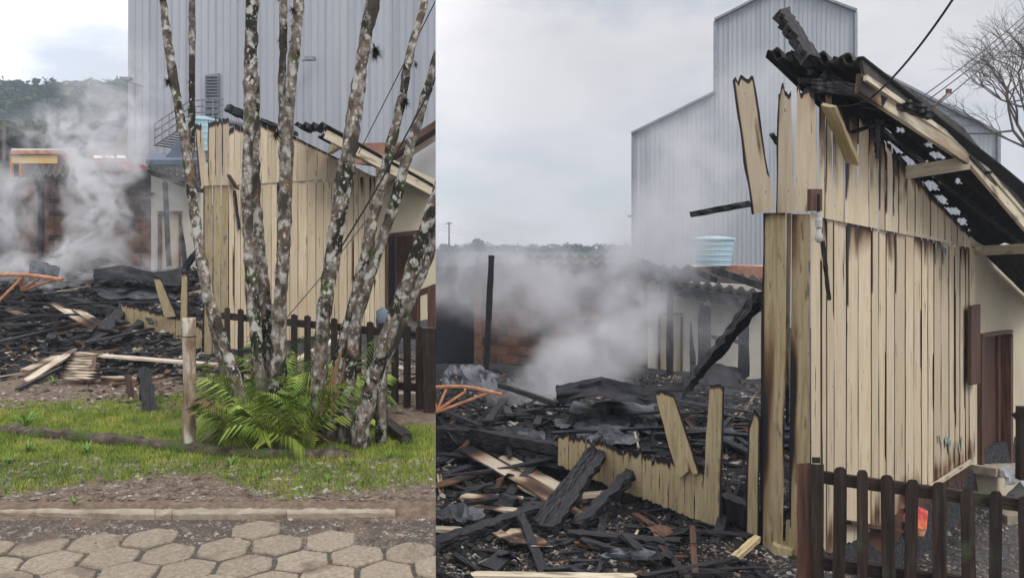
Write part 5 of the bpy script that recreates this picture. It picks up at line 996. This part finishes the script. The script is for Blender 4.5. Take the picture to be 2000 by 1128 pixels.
for (x, y, a, b, lb) in [(1190, 852, 60, 16, 'grey ash dusted tin sheet behind the jagged wall stub'), (1010, 856, 55, 18, 'buckled grey tin sheet between bent frame and wall stub'), (1400, 850, 40, 14, 'small grey tin sheet beyond the tall standing board'), (900, 1005, 45, 14, 'dull grey tin strip in the gravel by the slanting beam'), (1230, 1085, 50, 12, 'ashy grey tin offcut before the wall stub')]:
    sheet('tin_sheet', [[ground(x-a, y-b, .10), ground(x, y-b-4, .18), ground(x+a*.9, y-b+3, .10)], [ground(x-a*1.1, y+b*.6, .06), ground(x+4, y+b, .09), ground(x+a, y+b*.7, .05)]], 'burnt_metal', lb, nz=.05)
debris('burnt_debris', 'R', 6500, regL(SEAM+.004, .33, 5.2, 8.6, lambda X, Y: RF.dist(X, Y) > .1 or X < 2.4), 'shards', 'charcoal chips and splinters over the ground before the wall stub', (.008, .035), .88)
debris('burnt_debris', 'R', 7000, regL(SEAM+.004, .36, 7.6, 20, lambda X, Y: RF.dist(X, Y) > .2), 'shards', 'charcoal heap of chips over the burnt floor', (.015, .075), .86)
stones('gravel', 'R', 9000, regL(SEAM+.003, .36, 5.1, 8.2, lambda X, Y: RF.dist(X, Y) > 0 or X < 2.4), 'grey stones mixed into the black ash before the wall stub', (.005, .016))
stones('gravel', 'R', 7000, regL(.36, .75, 5.2, 10.5, lambda X, Y: RF.dist(X, Y) < 0), 'grey gravel on the yard behind the picket fence', (.006, .02))
# ---- picket fence
PF = Plane(1560, 5.55, 2010, 5.15); fn = thing('picket_fence', 'dark stained picket fence with rounded tops before the boarded house', 'fence', PF(1780, 1170))
board(PF, 'fence_post', (1556, 905, 1582, 903, 1557, 1330, 1583, 1330), 'brown_wood', fn, o=.0, th=.09, rows=8, cols=3)
board(PF, 'fence_post', (1583, 905, 1609, 906, 1584, 1330, 1610, 1330), 'dark_fence', fn, o=.03, th=.09, rows=8, cols=3)
board(PF, 'post_cap', (1586, 892, 1602, 892, 1586, 904, 1602, 904), 'dark_fence', fn, o=.02, th=.06, rows=2, cols=2)
for (xc, yt, w_) in [(1641, 914, 26), (1684, 920, 24), (1732, 928, 26), (1782, 934, 26), (1834, 942, 27), (1889, 950, 27), (1945, 958, 28), (2000, 968, 29)]:
    V = []; F = []; prof = [(-.5, 12), (-.42, 5), (-.28, 1), (0, 0), (.28, 1), (.42, 5), (.5, 12), (.5, 130), (.5, 420), (-.5, 420), (-.5, 130)]; n = len(prof)
    lean = R.uniform(-7, 7); yt += R.uniform(-4, 4); w_ *= R.uniform(.9, 1.08)
    for o_ in (.045, .018): V += [PF(xc+px_*w_+lean*dy/270+R.uniform(-.5, .5), yt+dy, o_) for px_, dy in prof]
    F = [tuple(range(n)), tuple(range(2*n-1, n-1, -1))]+[(i, n+i, n+(i+1) % n, (i+1) % n) for i in range(n)]
    mk('picket', V, F, 'dark_fence', fn)
for dy, o_ in ((22, 0), (190, 0)): beam('rail', PF(1600, 908+dy, -.012), PF(2030, 968+dy, -.012), .04, .085, 'dark_fence', fn, jit=.003, seg=14, jag=.03)
# ---- yard bits behind the fence
p = ground(1775, 1098, 0); mb_ = tube_vf([p, p+Vector((.02, 0, .08)), p+Vector((.05, 0, .2)), p+Vector((0, .02, .27))], [.13, .16, .11, .03], 14, .6, 5); mk('snack_bag', *mb_, 'bag_print', label='crumpled orange and red printed bag behind the pickets', cat='bag')
p = RF(1978, 945, .4); sheet('cloth', [[p+Vector((-.16, 0, .16)), p+Vector((-.03, .06, .22)), p+Vector((.2, 0, .12))], [p+Vector((-.2, -.12, 0)), p+Vector((0, -.15, .07)), p+Vector((.22, -.12, -.03))]], 'cloth_white', 'crumpled white cloth dropped on the concrete step', 'cloth', nz=.09)
PS = Plane(1975, 9.6, 2040, 9.3); rl = thing('stair_railing', 'dark wooden stair railing next to the brown door', 'railing', PS(1995, 930))
beam('newel', PS(1996, 935), PS(1996, 794), .10, .10, 'dark_fence', rl, jit=.003, jag=.05); beam('handrail', PS(1982, 815), PS(2030, 790), .06, .10, 'dark_fence', rl, jit=.003, jag=.05)
mk('stone_block', *box_vf(ground(1978, 1020, -.02), .35, .2, .12, .2), 'kerb_stone', label='pale stone block on gravel near the concrete step', cat='stone')
# brown steps and boards low behind the pickets
B3('board', (1640, 1100), (1745, 1040), .2, .03, 'brown_wood', 'wide brown board leaning low behind the pickets', 'plank', .02, .2)
# ---- bare tree
tb = at(2040, 420, 22); tree = thing('bare_tree', 'leafless twiggy tree rising behind the overhead lines', 'tree', (tb.x, 22, zr(tb.x, 22)))
rt = random.Random(5); mbt = MB()
def grow(p, d, l, r, dep, mb):
    q = p+d*l; mid = p.lerp(q, .5)+Vector((rt.uniform(-1, 1), rt.uniform(-1, 1), rt.uniform(-1, 1)))*l*.07
    mb.add(*tube_vf([p, mid, q], [r, r*.85, r*.68], 5 if dep < 3 else 3, cap=False))
    if dep >= 6: return
    for _ in range(3 if dep < 4 else 2):
        e = (d+Vector((rt.gauss(0, .5), rt.gauss(0, .5), rt.gauss(.08, .4)))).normalized(); grow(q if rt.random() < .7 else mid, e, l*rt.uniform(.6, .86), r*.6, dep+1, mb)
tr_ = MB(); b0 = Vector((tb.x, 22, zr(tb.x, 22))); tr_.add(*tube_vf([b0, at(2042, 430, 22), at(2035, 300, 22)], [.2, .17, .13], 9)); mk('trunk', tr_.V, tr_.F, 'twig', tree, smooth=True)
for k in range(5): grow(at(2036, 330-10*k, 22), Vector((-.55+.16*k+rt.uniform(-.2, .2), rt.uniform(-.3, .3), .8)).normalized(), 1.35, .06, 0, mbt)
mk('crown', mbt.V, mbt.F, 'twig', tree)

# ================================================================== smoke
def smoke_box(name, lo, hi, mat_, label, side):
    SIDE[0] = side; V, F = box_vf(((lo[0]+hi[0])/2, (lo[1]+hi[1])/2, lo[2]), hi[0]-lo[0], hi[1]-lo[1], hi[2]-lo[2]); mk(name, V, F, mat_, kind='stuff', label=label, cat='smoke')
bl = lambda x, y, Y, rx, ry, rz, a: (tuple(at(x, y, Y)), (rx, ry, rz), a)
volume('smoke_column', [bl(140, 540, 16.9, 1.0, .9, .6, 1.7), bl(160, 480, 17, .85, .8, .8, 1.7), bl(190, 405, 17.1, .85, .8, .9, 1.7), bl(212, 320, 17.3, 1.05, .9, 1.0, 1.3), bl(190, 245, 17.5, 1.6, 1.0, 1.0, .5), bl(110, 255, 17.5, 1.7, 1.0, .9, .42), bl(20, 400, 17.5, 1.3, 1.0, 1.4, .42), bl(40, 515, 16.3, 1.2, .8, .45, .9), bl(280, 530, 17, 1.5, .9, .6, .40), bl(330, 430, 17.6, 1.4, .9, 1.6, .14), bl(260, 170, 17.6, 1.6, .9, 1.5, .14)], 6.5, 2.3, .45, .64, (.95, .96, .985), 3.1)
smoke_box('smoke', (-12.8, 15.6, 1.0), (-6.2, 18.8, 6.8), 'smoke_column', 'pale smoke column rising from the heap before the brick outbuilding', 'L')
volume('smoke_bank', [bl(1030, 775, 13.6, 1.1, .9, .5, 1.3), bl(1110, 735, 14.6, 1.4, 1.2, .7, 1.7), bl(1190, 670, 16, 1.5, 1.3, .9, 1.7), bl(1225, 590, 16.8, 1.5, 1.3, 1.0, 1.4), bl(1060, 580, 18, 2.8, 1.6, 1.1, .75), bl(890, 560, 18, 1.8, 1.6, 1.1, .55), bl(960, 520, 18.3, 3.0, 1.6, .5, .6), bl(1180, 515, 18, 2.4, 1.6, .6, .7), bl(1290, 450, 17.6, 1.9, 1.6, 1.6, .85), bl(1370, 330, 18, 2.0, 1.6, 1.9, .55), bl(1380, 640, 17.5, 1.9, 1.4, 1.4, .16), bl(1480, 180, 18.2, 2.0, 1.6, 1.6, .32), bl(940, 470, 18, 3.0, 1.6, .5, .35), bl(1240, 800, 11.8, 1.3, .8, .35, .2), bl(1440, 800, 11.8, .8, .8, .6, .14)], 2.3, 1.4, .41, .68, (.85, .86, .895), 9.4, floor=.16)
smoke_box('smoke', (-2.3, 11.2, -1.5), (7.2, 20.2, 6.6), 'smoke_bank', 'grey smoke bank drifting over the burnt floor', 'R')

# ================================================================== haze in the valley air
MAT['haze'] = hz = bpy.data.materials.new('haze'); hz.use_nodes = True; hn = hz.node_tree.nodes; hn.clear()
ho = hn.new('ShaderNodeOutputMaterial'); hv = hn.new('ShaderNodeVolumePrincipled'); hv.inputs['Color'].default_value = (.74, .86, 1.0, 1); hv.inputs['Density'].default_value = .0013; hz.node_tree.links.new(hv.outputs[0], ho.inputs['Volume'])
V, F = box_vf((0, 180, -8), 1000, 420, 62); mk('haze', V, F, 'haze', kind='stuff', label='thin pale haze over the whole valley', cat='haze', clip=False)
